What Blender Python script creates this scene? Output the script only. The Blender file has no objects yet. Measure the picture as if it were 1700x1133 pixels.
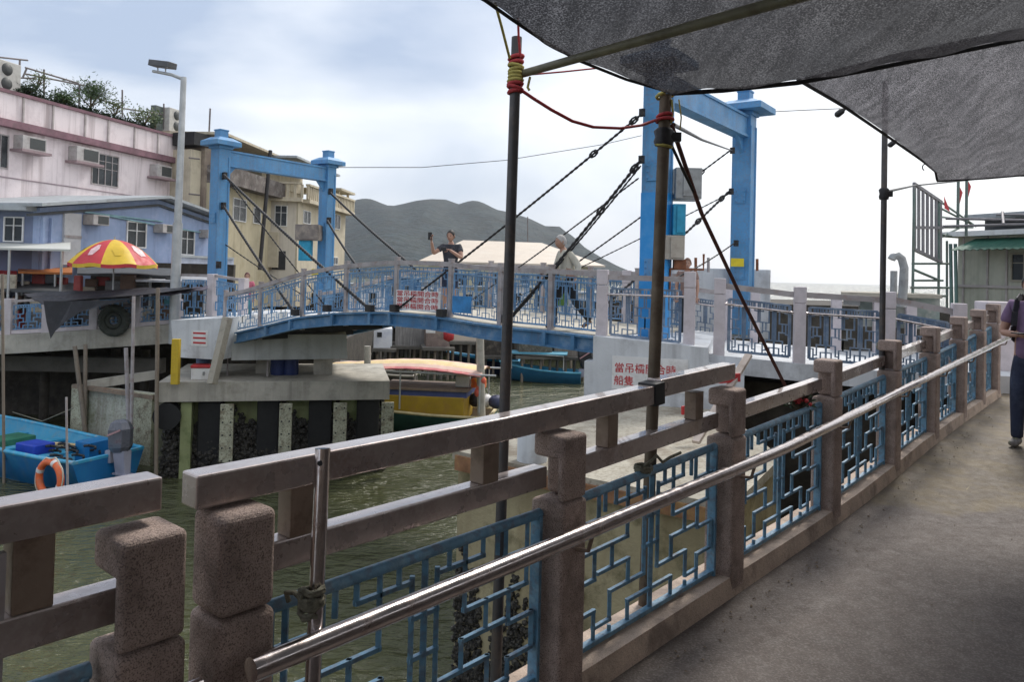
import bpy, bmesh, math, random
from mathutils import Vector, Matrix
random.seed(7)
sc = bpy.context.scene
R = math.radians
# ---------------------------------------------------------------- camera
F = 1280.0; EYE = 1.92; ROLL = R(-1.4); PITCH = R(1.0); SHY = -(566.5+22.3-455.0)/1700.0
cd = bpy.data.cameras.new('camera'); cam = bpy.data.objects.new('camera', cd)
sc.collection.objects.link(cam); sc.camera = cam
cd.sensor_width = 36.0; cd.lens = 36.0*F/1700.0; cd.shift_y = SHY
cd.clip_start = 0.05; cd.clip_end = 6000
CM = Matrix.Rotation(R(90)+PITCH, 3, 'X') @ Matrix.Rotation(-ROLL, 3, 'Z')
cam.matrix_world = Matrix.Translation((0,0,EYE)) @ CM.to_4x4()
# ---------------------------------------------------------------- world
SUN_EL, SUN_AZ = R(48), R(28)          # azimuth from +Y towards +X : behind the clouds, ahead and right
w = bpy.data.worlds.new('World'); sc.world = w; w.use_nodes = True
nt = w.node_tree; nt.nodes.clear()
def wn(t): return nt.nodes.new(t)
out = wn('ShaderNodeOutputWorld'); bg = wn('ShaderNodeBackground'); nt.links.new(bg.outputs[0], out.inputs[0])
sky = wn('ShaderNodeTexSky'); sky.sky_type='NISHITA'; sky.sun_disc=False; sky.sun_elevation=SUN_EL; sky.sun_rotation=SUN_AZ
sky.air_density=1.3; sky.dust_density=2.0
tc = wn('ShaderNodeTexCoord'); sep = wn('ShaderNodeSeparateXYZ'); nt.links.new(tc.outputs['Generated'], sep.inputs[0])
mp = wn('ShaderNodeMapping'); mp.inputs['Scale'].default_value=(1.0,1.0,2.6); mp.inputs['Location'].default_value=(1.7,2.4,.9); nt.links.new(tc.outputs['Generated'], mp.inputs[0])
n1 = wn('ShaderNodeTexNoise'); n1.inputs['Scale'].default_value=2.6; n1.inputs['Detail'].default_value=7; n1.inputs['Roughness'].default_value=.47; n1.inputs['Distortion'].default_value=.3
nt.links.new(mp.outputs[0], n1.inputs['Vector'])
cr = wn('ShaderNodeValToRGB'); nt.links.new(n1.outputs['Fac'], cr.inputs[0])
cr.color_ramp.elements[0].position=.36; cr.color_ramp.elements[0].color=(2.5,3.0,3.95,1)
cr.color_ramp.elements[1].position=.66; cr.color_ramp.elements[1].color=(5.5,5.65,5.95,1)
e=cr.color_ramp.elements.new(.49); e.color=(3.9,4.25,4.9,1)
# thinner, brighter cloud towards the veiled sun (to the right)
mr = wn('ShaderNodeMapRange'); mr.inputs['From Min'].default_value=-.12; mr.inputs['From Max'].default_value=.45; nt.links.new(sep.outputs['X'], mr.inputs['Value'])
br = wn('ShaderNodeMixRGB'); br.inputs[2].default_value=(6.6,6.65,6.75,1)
mul = wn('ShaderNodeMath'); mul.operation='MULTIPLY'; mul.inputs[1].default_value=.86; nt.links.new(mr.outputs[0], mul.inputs[0])
nt.links.new(mul.outputs[0], br.inputs[0]); nt.links.new(cr.outputs[0], br.inputs[1])
mx = wn('ShaderNodeMixRGB'); mx.inputs[0].default_value=.9; nt.links.new(sky.outputs[0], mx.inputs[1]); nt.links.new(br.outputs[0], mx.inputs[2])
nt.links.new(mx.outputs[0], bg.inputs[0]); bg.inputs[1].default_value=.1
# ---------------------------------------------------------------- sun
sd = bpy.data.lights.new('sun','SUN'); sd.energy=1.5; sd.angle=R(14); sd.color=(1,.95,.88)
so = bpy.data.objects.new('sun', sd); sc.collection.objects.link(so)
sdir = Vector((math.sin(SUN_AZ)*math.cos(SUN_EL), math.cos(SUN_AZ)*math.cos(SUN_EL), math.sin(SUN_EL)))
so.rotation_euler = sdir.to_track_quat('Z','Y').to_euler()
vs = sc.view_settings; vs.view_transform='Standard'; vs.look='None'; vs.exposure=.98; vs.gamma=1
sc.cycles.use_denoising = True; sc.cycles.max_bounces = 8; sc.cycles.transparent_max_bounces = 12
# ---------------------------------------------------------------- picture <-> place
CI = CM
def ray(px, py):
    return (CI @ Vector(((px-850)/F, (566.5-py)/F + SHY*1700/F, -1.0)))
def at(px, py, Y):
    d = ray(px, py); d = d*(Y/d.y); return Vector((d.x, d.y, EYE+d.z))
def atz(px, py, z):
    d = ray(px, py); d = d*((z-EYE)/d.z); return Vector((d.x, d.y, z))
class Wall:
    """vertical plane through two ground points; off is measured towards the camera"""
    def __init__(s, A, B):
        s.A = Vector((A[0],A[1])); s.B = Vector((B[0],B[1])); s.d = (s.B-s.A).normalized(); s.L=(s.B-s.A).length
        s.n = Vector((s.d.y,-s.d.x))
        if s.n.dot(-s.A) < 0: s.n = -s.n
    @classmethod
    def px(c, x0, Y0, x1, Y1):
        a=at(x0,455,Y0); b=at(x1,455,Y1); return c((a.x,a.y),(b.x,b.y))
    def hit(s, px, py, off=0):
        d=ray(px,py); A=s.A+s.n*off; t = A.dot(s.n)/(d.x*s.n.x+d.y*s.n.y)
        return Vector((d.x*t, d.y*t, EYE+d.z*t))
    def uz(s, px, py, off=0):
        p=s.hit(px,py,off); return (Vector((p.x,p.y))-s.A-s.n*off).dot(s.d), p.z
    def P(s, u, z, off=0):
        q=s.A+s.d*u+s.n*off; return Vector((q.x,q.y,z))
    def rect(s, x0,y0,x1,y1):
        ym=(y0+y1)/2; xm=(x0+x1)/2
        return s.uz(x0,ym)[0], s.uz(xm,y1)[1], s.uz(x1,ym)[0], s.uz(xm,y0)[1]
# ---------------------------------------------------------------- mesh builder
OFF = {}
class MB:
    def __init__(s): s.v=[]; s.f=[]; s.sm=[]
    def add(s, vs_, fs_, smooth=False):
        b=len(s.v); s.v += [Vector(v) for v in vs_]; s.f += [[b+i for i in f] for f in fs_]; s.sm += [smooth]*len(fs_); return s
    def hexa(s, c):       # 8 corners: bottom 0-3, top 4-7
        return s.add(c, [(0,3,2,1),(4,5,6,7),(0,1,5,4),(1,2,6,5),(2,3,7,6),(3,0,4,7)])
    def box(s, c, sx, sy, sz, d=None):   # centre, sizes, d = unit XY direction of sx
        c=Vector(c); d=Vector((d[0],d[1],0)).normalized() if d is not None else Vector((1,0,0)); n=Vector((-d.y,d.x,0)); z=Vector((0,0,1))
        a,b,e=d*sx/2,n*sy/2,z*sz/2
        return s.hexa([c-a-b-e,c+a-b-e,c+a+b-e,c-a+b-e,c-a-b+e,c+a-b+e,c+a+b+e,c-a+b+e])
    def bar(s, p, q, w_, h_, up=(0,0,1)):  # rectangular bar from p to q
        p=Vector(p); q=Vector(q); d=(q-p).normalized(); up=Vector(up)
        if abs(d.dot(up))>.98: up=Vector((0,1,0))
        a=d.cross(up).normalized()*w_/2; b=a.cross(d).normalized()*h_/2
        return s.hexa([p-a-b,q-a-b,q+a-b,p+a-b,p-a+b,q-a+b,q+a+b,p+a+b])
    def wbox(s, W, u0,z0,u1,z1, o0,o1):
        if u0>u1: u0,u1=u1,u0
        if z0>z1: z0,z1=z1,z0
        if o0>o1: o0,o1=o1,o0
        return s.hexa([W.P(u0,z0,o1),W.P(u1,z0,o1),W.P(u1,z0,o0),W.P(u0,z0,o0),W.P(u0,z1,o1),W.P(u1,z1,o1),W.P(u1,z1,o0),W.P(u0,z1,o0)])
    def wpx(s, W, x0,y0,x1,y1, o0,o1):
        u0,z0,u1,z1=W.rect(x0,y0,x1,y1); return s.wbox(W,u0,z0,u1,z1,o0,o1)
    def tube(s, pts, r, n=8, cap=True, smooth=True):
        pts=[Vector(p) for p in pts]; rs = r if isinstance(r,(list,tuple)) else [r]*len(pts)
        vs_=[]; prev=None
        for i,p in enumerate(pts):
            t=(pts[min(i+1,len(pts)-1)]-pts[max(i-1,0)]).normalized()
            if prev is None:
                up=Vector((0,0,1)) if abs(t.z)<.9 else Vector((1,0,0)); a=t.cross(up).normalized()
            else: a=(prev-t*prev.dot(t)).normalized()
            prev=a; b=t.cross(a)
            for k in range(n):
                th=2*math.pi*k/n; vs_.append(p+(a*math.cos(th)+b*math.sin(th))*rs[i])
        fs_=[]
        for i in range(len(pts)-1):
            for k in range(n): fs_.append((i*n+k,i*n+(k+1)%n,(i+1)*n+(k+1)%n,(i+1)*n+k))
        s.add(vs_,fs_,smooth)
        if cap:
            s.add(vs_[:n],[tuple(range(n))[::-1]]); s.add(vs_[-n:],[tuple(range(n))])
        return s
    def lathe(s, prof, c, n=16, smooth=True, axis=None):
        c=Vector(c); q = Vector(axis).to_track_quat('Z','Y').to_matrix() if axis is not None else Matrix.Identity(3)
        vs_=[c+q@Vector((r*math.cos(2*math.pi*k/n),r*math.sin(2*math.pi*k/n),z)) for r,z in prof for k in range(n)]
        fs_=[(i*n+k,i*n+(k+1)%n,(i+1)*n+(k+1)%n,(i+1)*n+k) for i in range(len(prof)-1) for k in range(n)]
        s.add(vs_,fs_,smooth)
        s.add(vs_[:n],[tuple(range(n))[::-1]]); s.add(vs_[-n:],[tuple(range(n))]); return s
    def prism(s, poly, z0, z1):   # xy polygon, vertical
        n=len(poly); vs_=[(p[0],p[1],z0) for p in poly]+[(p[0],p[1],z1) for p in poly]
        return s.add(vs_, [tuple(range(n))[::-1],tuple(range(n,2*n))]+[(i,(i+1)%n,n+(i+1)%n,n+i) for i in range(n)])
    def slab(s, poly3, thick):    # 3D polygon given depth downwards
        n=len(poly3); P=[Vector(p) for p in poly3]; Q=[p-Vector((0,0,thick)) for p in P]
        return s.add(P+Q, [tuple(range(n)),tuple(range(n,2*n))[::-1]]+[(i,(i+1)%n,n+(i+1)%n,n+i) for i in range(n)])
    def wpoly(s, W, pts, o0, o1):  # polygon in (u,z) on a wall, given thickness
        n=len(pts); vs_=[W.P(u,z,o1) for u,z in pts]+[W.P(u,z,o0) for u,z in pts]
        return s.add(vs_, [tuple(range(n)),tuple(range(n,2*n))[::-1]]+[(i,(i+1)%n,n+(i+1)%n,n+i) for i in range(n)])
    def grid(s, fn, nu, nv, smooth=True, thick=0):
        vs_=[Vector(fn(i/nu,j/nv)) for j in range(nv+1) for i in range(nu+1)]
        fs_=[(j*(nu+1)+i,j*(nu+1)+i+1,(j+1)*(nu+1)+i+1,(j+1)*(nu+1)+i) for j in range(nv) for i in range(nu)]
        s.add(vs_,fs_,smooth)
        if thick:
            b=len(vs_); s.add([v-Vector((0,0,thick)) for v in vs_],[f[::-1] for f in fs_],smooth)
        return s
    def build(s, name, m, parent=None, loc=None, bevel=0, recalc=True, seg=2):
        off = OFF.get(parent.name, Vector()) if parent is not None else (Vector(loc) if loc is not None else Vector())
        me=bpy.data.meshes.new(name); me.from_pydata([v-off for v in s.v],[],s.f); me.update()
        for p,f in zip(me.polygons,s.sm): p.use_smooth=f
        if recalc:
            bm=bmesh.new(); bm.from_mesh(me); bmesh.ops.recalc_face_normals(bm, faces=bm.faces); bm.to_mesh(me); bm.free()
        o=bpy.data.objects.new(name,me); sc.collection.objects.link(o)
        if m is not None: me.materials.append(m)
        if parent is not None: o.parent=parent
        else: o.location=off
        OFF[o.name]=off
        if bevel:
            b=o.modifiers.new('bevel','BEVEL'); b.width=bevel; b.segments=seg; b.limit_method='ANGLE'
        return o
def thing(name, label, cat, loc, group=None):
    o=bpy.data.objects.new(name,None); sc.collection.objects.link(o); o.location=loc; o.empty_display_size=.2
    OFF[o.name]=Vector(loc); tag(o,label,cat,group); return o
def tag(o, label, cat, group=None):
    o['label']=label; o['category']=cat
    if group: o['group']=group
    return o
def struct(o): o['kind']='structure'; return o
def stuff(o, label, cat): o['kind']='stuff'; o['label']=label; o['category']=cat; return o
# ---------------------------------------------------------------- materials
MATS={}
def mat(name, col, rough=.8, metal=0., var=.2, scale=3., stain=None, streak=None, speck=None, bump=0., bscale=30., bdist=.02, spec=.5, coat=0.):
    """procedural surface: broad tone variation, blotchy stain, vertical streaks, fine specks, bump"""
    if name in MATS: return MATS[name]
    m=bpy.data.materials.new(name); m.use_nodes=True; t=m.node_tree; L=t.links
    b=t.nodes['Principled BSDF']; b.inputs['Metallic'].default_value=metal
    b.inputs['Specular IOR Level'].default_value=spec; b.inputs['Coat Weight'].default_value=coat
    co=t.nodes.new('ShaderNodeTexCoord').outputs['Object']
    def noise(sc_, det=5, vec=None, ro=.6):
        n=t.nodes.new('ShaderNodeTexNoise'); n.inputs['Scale'].default_value=sc_; n.inputs['Detail'].default_value=det; n.inputs['Roughness'].default_value=ro
        L.new(vec or co, n.inputs['Vector']); return n.outputs['Fac']
    def rng(src,a,b_,c,d):
        r=t.nodes.new('ShaderNodeMapRange'); L.new(src,r.inputs['Value'])
        for k,v in zip(('From Min','From Max','To Min','To Max'),(a,b_,c,d)): r.inputs[k].default_value=v
        return r.outputs[0]
    def mix(fac, c1, c2, mode='MIX'):
        x=t.nodes.new('ShaderNodeMixRGB'); x.blend_type=mode
        for i,c in ((0,fac),(1,c1),(2,c2)):
            if hasattr(c,'is_linked'): L.new(c,x.inputs[i])
            else: x.inputs[i].default_value = c if i==0 else (*c[:3],1)
        return x.outputs[0]
    c=mix(rng(noise(scale),.3,.7,0,1), [k*(1-var) for k in col], [min(1,k*(1+var)) for k in col])
    if streak:
        sc_col, amt, sx = streak
        mp_=t.nodes.new('ShaderNodeMapping'); mp_.inputs['Scale'].default_value=(sx,sx,sx*.06); L.new(co,mp_.inputs[0])
        c=mix(rng(noise(1,6,mp_.outputs[0]),.5,.72,0,amt), c, sc_col)
    if stain:
        st, amt, s2 = stain
        c=mix(rng(noise(s2,8,ro=.7),.5,.64,0,amt), c, st)
    if speck:
        sp, amt, s3 = speck
        c=mix(rng(noise(s3,2),.5,.62,0,amt), c, sp)
    L.new(c,b.inputs['Base Color'])
    L.new(rng(noise(scale*2.3),.3,.7,max(.02,rough-.1),min(1,rough+.1)), b.inputs['Roughness'])
    if bump:
        bp=t.nodes.new('ShaderNodeBump'); bp.inputs['Strength'].default_value=bump; bp.inputs['Distance'].default_value=bdist
        L.new(noise(bscale,4),bp.inputs['Height']); L.new(bp.outputs[0],b.inputs['Normal'])
    MATS[name]=m; return m
granite = mat('granite',(.44,.335,.285),.85,var=.2,scale=9,speck=((.09,.065,.06),.75,230),stain=((.12,.09,.075),.5,5),bump=.5,bscale=120)
granite_pale = mat('granite_pale',(.56,.51,.53),.8,var=.14,scale=6,stain=((.33,.29,.28),.5,3),bump=.2)
bluepaint = mat('blue_paint_worn',(.12,.26,.38),.45,var=.3,scale=9,stain=((.27,.40,.48),.5,12),speck=((.12,.06,.035),.35,28),bump=.25,bscale=60)
brightblue = mat('tower_blue',(.085,.28,.53),.5,var=.16,scale=1.3,streak=((.10,.17,.28),.6,5),stain=((.14,.33,.55),.55,1.2),speck=((.22,.12,.09),.22,26),bump=.1)
girderblue = mat('girder_blue',(.055,.17,.32),.5,var=.25,scale=2,stain=((.22,.30,.38),.6,4),streak=((.10,.09,.09),.35,9))
latblue = mat('lattice_blue',(.10,.22,.38),.5,var=.3,scale=2.5,stain=((.34,.42,.50),.6,6))
railgrey = mat('rail_mauve_grey',(.36,.33,.33),.6,var=.25,scale=3,stain=((.25,.16,.12),.5,7))
steel_box = mat('steel_box_section',(.42,.355,.33),.30,.5,var=.15,scale=4,stain=((.22,.14,.11),.5,6),speck=((.55,.5,.48),.3,60),bump=.03,bscale=80,coat=.7)
steel_raw = mat('steel_weathered',(.28,.21,.16),.5,.35,var=.25,scale=5,stain=((.12,.07,.045),.6,8),bump=.12)
stainless = mat('stainless_tube',(.60,.545,.53),.2,1.,var=.08,scale=6,stain=((.30,.22,.19),.5,14),bump=.02)
poledark = mat('pole_dark',(.085,.08,.08),.5,.5,var=.3,scale=4,stain=((.17,.13,.10),.5,7))
concrete = mat('concrete',(.43,.405,.35),.9,var=.18,scale=2,stain=((.20,.185,.15),.55,1.6),streak=((.15,.14,.12),.5,4),bump=.3)
concrete_w = mat('concrete_whitewashed',(.60,.62,.64),.85,var=.12,scale=1.4,stain=((.36,.36,.37),.7,1.7),streak=((.28,.28,.29),.6,4),bump=.2)
concrete_y = mat('concrete_weedy',(.36,.31,.19),.9,var=.25,scale=1.6,stain=((.10,.09,.04),.7,2.4),streak=((.20,.15,.07),.5,3),bump=.5)
concrete_g = mat('concrete_mossy',(.24,.27,.13),.9,var=.25,scale=1.2,stain=((.10,.13,.04),.7,1.8),streak=((.14,.11,.08),.5,4),bump=.4)
darkmass = mat('dark_timber_and_shade',(.045,.038,.03),.9,var=.5,scale=2,stain=((.10,.085,.07),.5,3),bump=.3)  # dark timber; also stands for the shade under the approach deck
rubber_and_shade = mat('rubber_and_shade',(.008,.008,.009),.6,var=.3,scale=5,bump=.2)
latgrey = mat('lattice_greyblue',(.13,.19,.28),.55,var=.3,scale=2.5,stain=((.35,.38,.42),.6,5))
mussel = mat('mussels',(.02,.018,.016),.7,var=.6,scale=14,speck=((.11,.10,.08),.8,40),bump=1,bscale=40)
plate = mat('fender_plate',(.42,.42,.31),.7,var=.2,scale=4,stain=((.13,.09,.05),.8,5),speck=((.06,.05,.04),.5,28))
white = mat('white_paint',(.72,.72,.71),.6,var=.08,scale=2,stain=((.45,.42,.39),.5,3))
black = mat('black_stuff',(.018,.018,.02),.6,var=.4,scale=5)
glass = mat('window_glass',(.03,.036,.042),.3,var=.5,scale=1.2,spec=.35)
redrope = mat('red_rope',(.42,.045,.05),.8,var=.3,scale=60)
brownrope = mat('brown_rope',(.13,.055,.045),.9,var=.4,scale=60)
yellowrope = mat('yellow_cord',(.42,.36,.10),.8,var=.3,scale=60)
knotrope = mat('knotted_rope',(.20,.19,.14),.95,var=.5,scale=60,bump=.6,bscale=90)
cable = mat('cable_dark',(.028,.026,.026),.5,.4,var=.3,scale=20)
rust = mat('rust',(.20,.075,.035),.8,var=.4,scale=10)
redpaint = mat('red_paint',(.45,.03,.035),.6,var=.15,scale=8)
# ================================================================ THE SETTING
WZ = EYE-5.0          # water level
LX = lambda Y: -2.54+.867*Y          # line of the near balustrade
FD = Vector((.655,.755)); FN = Vector((.755,-.655))
_T=[(-9,-.645),(3.2,-.645),(4.35,-.61),(5.59,-.562),(6.73,-.50),(7.83,-.437),(8.79,-.372),(10.56,-.245),(13,-.06),(60,.1)]
def ptop(Y):
    for (a,ta),(b,tb) in zip(_T,_T[1:]):
        if Y<=b: return EYE+ta+(tb-ta)*(Y-a)/(b-a)
    return EYE+.1
H=1.28
_F=[(-9,-1.735),(5.2,-1.735),(5.9,-1.72),(6.6,-1.68),(7.4,-1.615),(8.4,-1.57),(10.5,-1.505),(13,-1.42),(60,-1.42)]
def fl(Y):
    for (a,ta),(b,tb) in zip(_F,_F[1:]):
        if Y<=b: return EYE+ta+(tb-ta)*(Y-a)/(b-a)
    return EYE-1.42
def FP(Y, n=0., z=0.): return Vector((LX(Y)+FN.x*n, Y+FN.y*n, z))
# water
wm=bpy.data.materials.new('harbour_water'); wm.use_nodes=True; t=wm.node_tree; b=t.nodes['Principled BSDF']
b.inputs['Base Color'].default_value=(.075,.08,.038,1); b.inputs['Roughness'].default_value=.10; b.inputs['IOR'].default_value=1.33
co=t.nodes.new('ShaderNodeTexCoord')
def wv(scale,det,st):
    n=t.nodes.new('ShaderNodeTexNoise'); n.inputs['Scale'].default_value=scale; n.inputs['Detail'].default_value=det
    m_=t.nodes.new('ShaderNodeMapping'); m_.inputs['Scale'].default_value=(1,1.9,1); m_.inputs['Rotation'].default_value=(0,0,.35); t.links.new(co.outputs['Object'],m_.inputs[0]); t.links.new(m_.outputs[0],n.inputs['Vector'])
    k=t.nodes.new('ShaderNodeMath'); k.operation='MULTIPLY'; k.inputs[1].default_value=st; t.links.new(n.outputs['Fac'],k.inputs[0]); return k.outputs[0]
a1=t.nodes.new('ShaderNodeMath'); a1.operation='ADD'; t.links.new(wv(1.1,2,1.),a1.inputs[0]); t.links.new(wv(4.2,5,.5),a1.inputs[1])
bp=t.nodes.new('ShaderNodeBump'); bp.inputs['Strength'].default_value=1; bp.inputs['Distance'].default_value=.3; t.links.new(a1.outputs[0],bp.inputs['Height']); t.links.new(bp.outputs[0],b.inputs['Normal'])
water=MB().add([(-1500,-60,WZ),(1500,-60,WZ),(1500,1900,WZ),(-1500,1900,WZ)],[(0,1,2,3)]).build('water',wm); struct(water)
# hills: a ridge with real depth across the bay
hillm=mat('hill_forest',(.014,.026,.030),.95,var=.6,scale=.05,stain=((.032,.045,.042),.7,.03),speck=((.008,.014,.012),.8,.16),bump=.8,bscale=.12,bdist=3.5)
prof=[(-400,372),(0,356),(300,345),(520,338),(575,334),(600,333),(630,339),(650,341),(670,337),(690,332),(715,329),(740,330),(762,338),(790,341),(820,346),(850,352),(880,362),(905,374),(930,375),(942,386),(958,402),(975,422),(995,441),(1015,458),(1030,475),(1100,480),(1200,480),(1330,480)]
DH=950.
def hill(u,v):
    x=-400+1730*u
    for (a,ya),(c,yc) in zip(prof,prof[1:]):
        if x<=c: y=ya+(yc-ya)*(x-a)/(c-a); break
    p=at(x,y,DH); k=v*2-1
    hz=max(0,p.z-WZ)
    s=(1-abs(k)**1.25)
    bump_=math.sin(u*57+k*3)*.05+math.sin(u*131+k*9)*.035
    z=WZ-1+hz*max(0,s)*(1+bump_*(abs(k)>.02))
    q=DH+k*430*(1+.12*math.sin(u*31))
    return (p.x*(1 if k<0 else 1)+math.sin(v*9+u*40)*14*abs(k), q, z)
struct(MB().grid(hill,220,26).build('hills',hillm,recalc=False))
# near walkway (a slab that ramps up along the balustrade)
wkm=mat('walkway_asphalt',(.10,.080,.070),.75,var=.12,scale=6,stain=((.135,.11,.095),.3,9),speck=((.24,.21,.19),.45,95),bump=.35,bscale=80)
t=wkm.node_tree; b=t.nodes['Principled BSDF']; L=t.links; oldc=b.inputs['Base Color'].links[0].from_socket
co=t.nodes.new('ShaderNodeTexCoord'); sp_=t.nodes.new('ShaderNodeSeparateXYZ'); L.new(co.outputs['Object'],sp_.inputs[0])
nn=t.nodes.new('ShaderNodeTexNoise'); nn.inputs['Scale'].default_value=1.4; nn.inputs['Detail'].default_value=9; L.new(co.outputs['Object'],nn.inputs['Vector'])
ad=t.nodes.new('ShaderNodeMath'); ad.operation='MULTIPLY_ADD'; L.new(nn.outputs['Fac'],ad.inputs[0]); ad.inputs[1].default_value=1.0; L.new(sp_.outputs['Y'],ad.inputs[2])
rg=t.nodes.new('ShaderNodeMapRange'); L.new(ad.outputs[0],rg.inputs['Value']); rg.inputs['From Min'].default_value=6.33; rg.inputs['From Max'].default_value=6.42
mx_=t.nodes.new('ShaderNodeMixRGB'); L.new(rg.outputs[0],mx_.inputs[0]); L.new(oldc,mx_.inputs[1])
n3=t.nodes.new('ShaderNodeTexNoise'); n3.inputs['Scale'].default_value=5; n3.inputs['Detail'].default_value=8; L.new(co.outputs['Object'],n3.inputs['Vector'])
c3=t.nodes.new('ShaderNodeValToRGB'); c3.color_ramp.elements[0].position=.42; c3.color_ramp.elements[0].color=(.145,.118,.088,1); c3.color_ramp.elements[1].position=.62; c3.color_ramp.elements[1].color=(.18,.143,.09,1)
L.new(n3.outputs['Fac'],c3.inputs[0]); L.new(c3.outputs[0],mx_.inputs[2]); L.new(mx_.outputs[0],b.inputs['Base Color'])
def wk(u,v):
    Y=-7+23*v; x0=LX(Y)+.09; return (x0+(11-x0)*u*(1 if Y<16 else 1), Y, fl(Y))
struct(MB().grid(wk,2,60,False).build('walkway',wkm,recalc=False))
sw=MB()
ys=[-7+23*i/23 for i in range(24)]
for a,c in zip(ys,ys[1:]):
    def q(Y,n,z): return FP(Y,n,z)
    sw.hexa([q(a,-.14,WZ-.6),q(c,-.14,WZ-.6),q(c,.6,WZ-.6),q(a,.6,WZ-.6),q(a,-.14,fl(a)-.03),q(c,-.14,fl(c)-.03),q(c,.6,fl(c)-.03),q(a,.6,fl(a)-.03)])
tag(sw.build('seawall',concrete_y),'weedy concrete seawall carrying the near walkway','seawall')
# ================================================================ NEAR BALUSTRADE
def Yx(x): return 2.54*F/(1960-x)      # where the fence line stands behind picture column x
LAT=[[(.03,0),(.03,.38),(.33,.38),(.33,.10),(.44,.10)],[(.14,0),(.14,.17),(.0,.17)],[(.25,0),(.25,.10),(.33,.10)],[(.40,0),(.40,.10)],[(.18,0),(.18,.12)],[(.33,0),(.33,.10)],
     [(.12,.38),(.12,.58),(0,.58),(0,.80),(.12,.80),(.12,1)],[(.23,.38),(.23,.55)],[(.14,.55),(.34,.55),(.34,.72)],[(.22,.92),(.12,.92)],
     [(.45,.08),(.45,.72),(.22,.72),(.22,.92)],[(.34,1),(.34,.86),(.5,.86)],[(.45,.30),(.5,.30)],[(.45,.52),(.5,.52)],[(.22,1),(.22,.97)]]
def lattice(mb, P, w_, h_, r, n=4):
    """P(u,v) -> point on the panel (u along, v down)"""
    for m_ in (0,1):
        for pl in LAT:
            for (a,b_),(c,d) in zip(pl,pl[1:]):
                if m_: a,c=1-a,1-c
                e=r*.45
                p,q=P(a,b_),P(c,d)
                dd=(q-p); 
                if dd.length<1e-4: continue
                dd=dd.normalized()*e; mb.bar(p-dd,q+dd,r,r*.9)
    mb.bar(P(.5,0),P(.5,1),r*1.25,r*1.25)
def post(Y, par, name='post', notch=True):
    t_=ptop(Y); s=.084; d=FD
    def c(n,l): return Vector((LX(Y)+FN.x*n+FD.x*l, Y+FN.y*n+FD.y*l,0))
    mb=MB()
    z0=fl(Y)-.35; zz=lambda h: t_+h
    prof_=[(-s,z0),(s,z0),(s,zz(-.262)),(s-.002,zz(-.262)),(-s,zz(-.262))]
    mb.box(c(0,0)+Vector((0,0,(z0+zz(-.266))/2)),2*s,2*s,zz(-.266)-z0,d)
    cs=[(s-.003,-.262),(s-.003,0),(-s+.003,0),(-s+.003,-.095),(.045,-.095),(.045,-.262)] if notch else [(s-.003,-.262),(s-.003,0),(.02,0),(-s+.003,0),(-s+.003,-.1),(-s+.003,-.262)]
    vs_=[c(n_,l_)+Vector((0,0,zz(h_))) for l_ in (-s+.003,s-.003) for n_,h_ in cs]
    mb.add(vs_,[(0,1,2,3,4,5),(11,10,9,8,7,6)]+[(i,(i+1)%6,6+(i+1)%6,6+i) for i in range(6)])
    if notch: mb.box(c(-.02,.045)+Vector((0,0,t_-.178)),s*.86,.118,.164,d)
    o=mb.build(name,granite,par,bevel=.024,seg=4); return o
def kerbpart(Y0,Y1,par):
    mb=MB(); n=max(2,int((Y1-Y0)/.35)); ys=[Y0+(Y1-Y0)*i/n for i in range(n+1)]
    for a,c in zip(ys,ys[1:]):
        q=lambda Y,k,z: FP(Y,k,fl(Y)+z)
        mb.hexa([q(a,-.13,-.3),q(c,-.13,-.3),q(c,.13,-.3),q(a,.13,-.3),q(a,-.13,.105),q(c,-.13,.105),q(c,.075,.105),q(a,.075,.105)])
    return mb.build('kerb',kerbm,par)
kerbm=mat('kerb_stone',(.54,.42,.33),.85,var=.2,scale=4,stain=((.14,.105,.09),.6,3.5),speck=((.12,.09,.08),.4,180),bump=.3)
def panel(Ya,Yb,par):
    """one blue lattice panel: frame, lattice, top rail"""
    m_=.115/1.32*1.0
    ya=Ya+.078; yb=Yb-.078; NW=-.02
    def P(u,v):
        Y=ya+.03+(yb-ya-.06)*u; zt=ptop(Y)-.335; zb=fl(Y)+.135; return FP(Y,NW,zt+(zb-zt)*v)
    f=MB()
    for Y in (ya+.012,yb-.012): f.bar(FP(Y,NW,ptop(Y)-.32),FP(Y,NW,fl(Y)+.10),.05,.018,up=(FD.x,FD.y,0))
    f.tube([FP(ya,NW,ptop(ya)-.315),FP(yb,NW,ptop(yb)-.315)],.021,10)
    f.bar(FP(ya,NW,fl(ya)+.125),FP(yb,NW,fl(yb)+.125),.035,.022)
    o=f.build('panel_frame',bluepaint,par,bevel=.003)
    l=MB(); lattice(l,P,1,1,.017); l.build('lattice',bluepaint,o)
def rail_along(par,name,Ya,Yb,dz,w_,h_,n_off,m,bev=.006):
    n=max(1,int(abs(Yb-Ya)/.6)); ys=[Ya+(Yb-Ya)*i/n for i in range(n+1)]; mb=MB()
    vs_=[]
    for Y in ys:
        z=ptop(Y)+dz
        for a,c in ((-1,-1),(1,-1),(1,1),(-1,1)): vs_.append(FP(Y,n_off+a*w_/2,z-h_/2+c*h_/2))
    fs_=[]
    for i in range(n):
        for k in range(4): fs_.append((i*4+k,i*4+(k+1)%4,(i+1)*4+(k+1)%4,(i+1)*4+k))
    fs_+= [(0,1,2,3),tuple(n*4+k for k in (3,2,1,0))]
    return mb.add(vs_,fs_).build(name,m,par,bevel=bev)
PY=[Yx(x) for x in (404,938,1212,1378,1480)]+[7.86,8.87,9.72,10.5]
bal=thing('balustrade','long granite and blue lattice balustrade running up the right beside the walkway','railing',FP(PY[0],0,fl(PY[0])))
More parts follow.
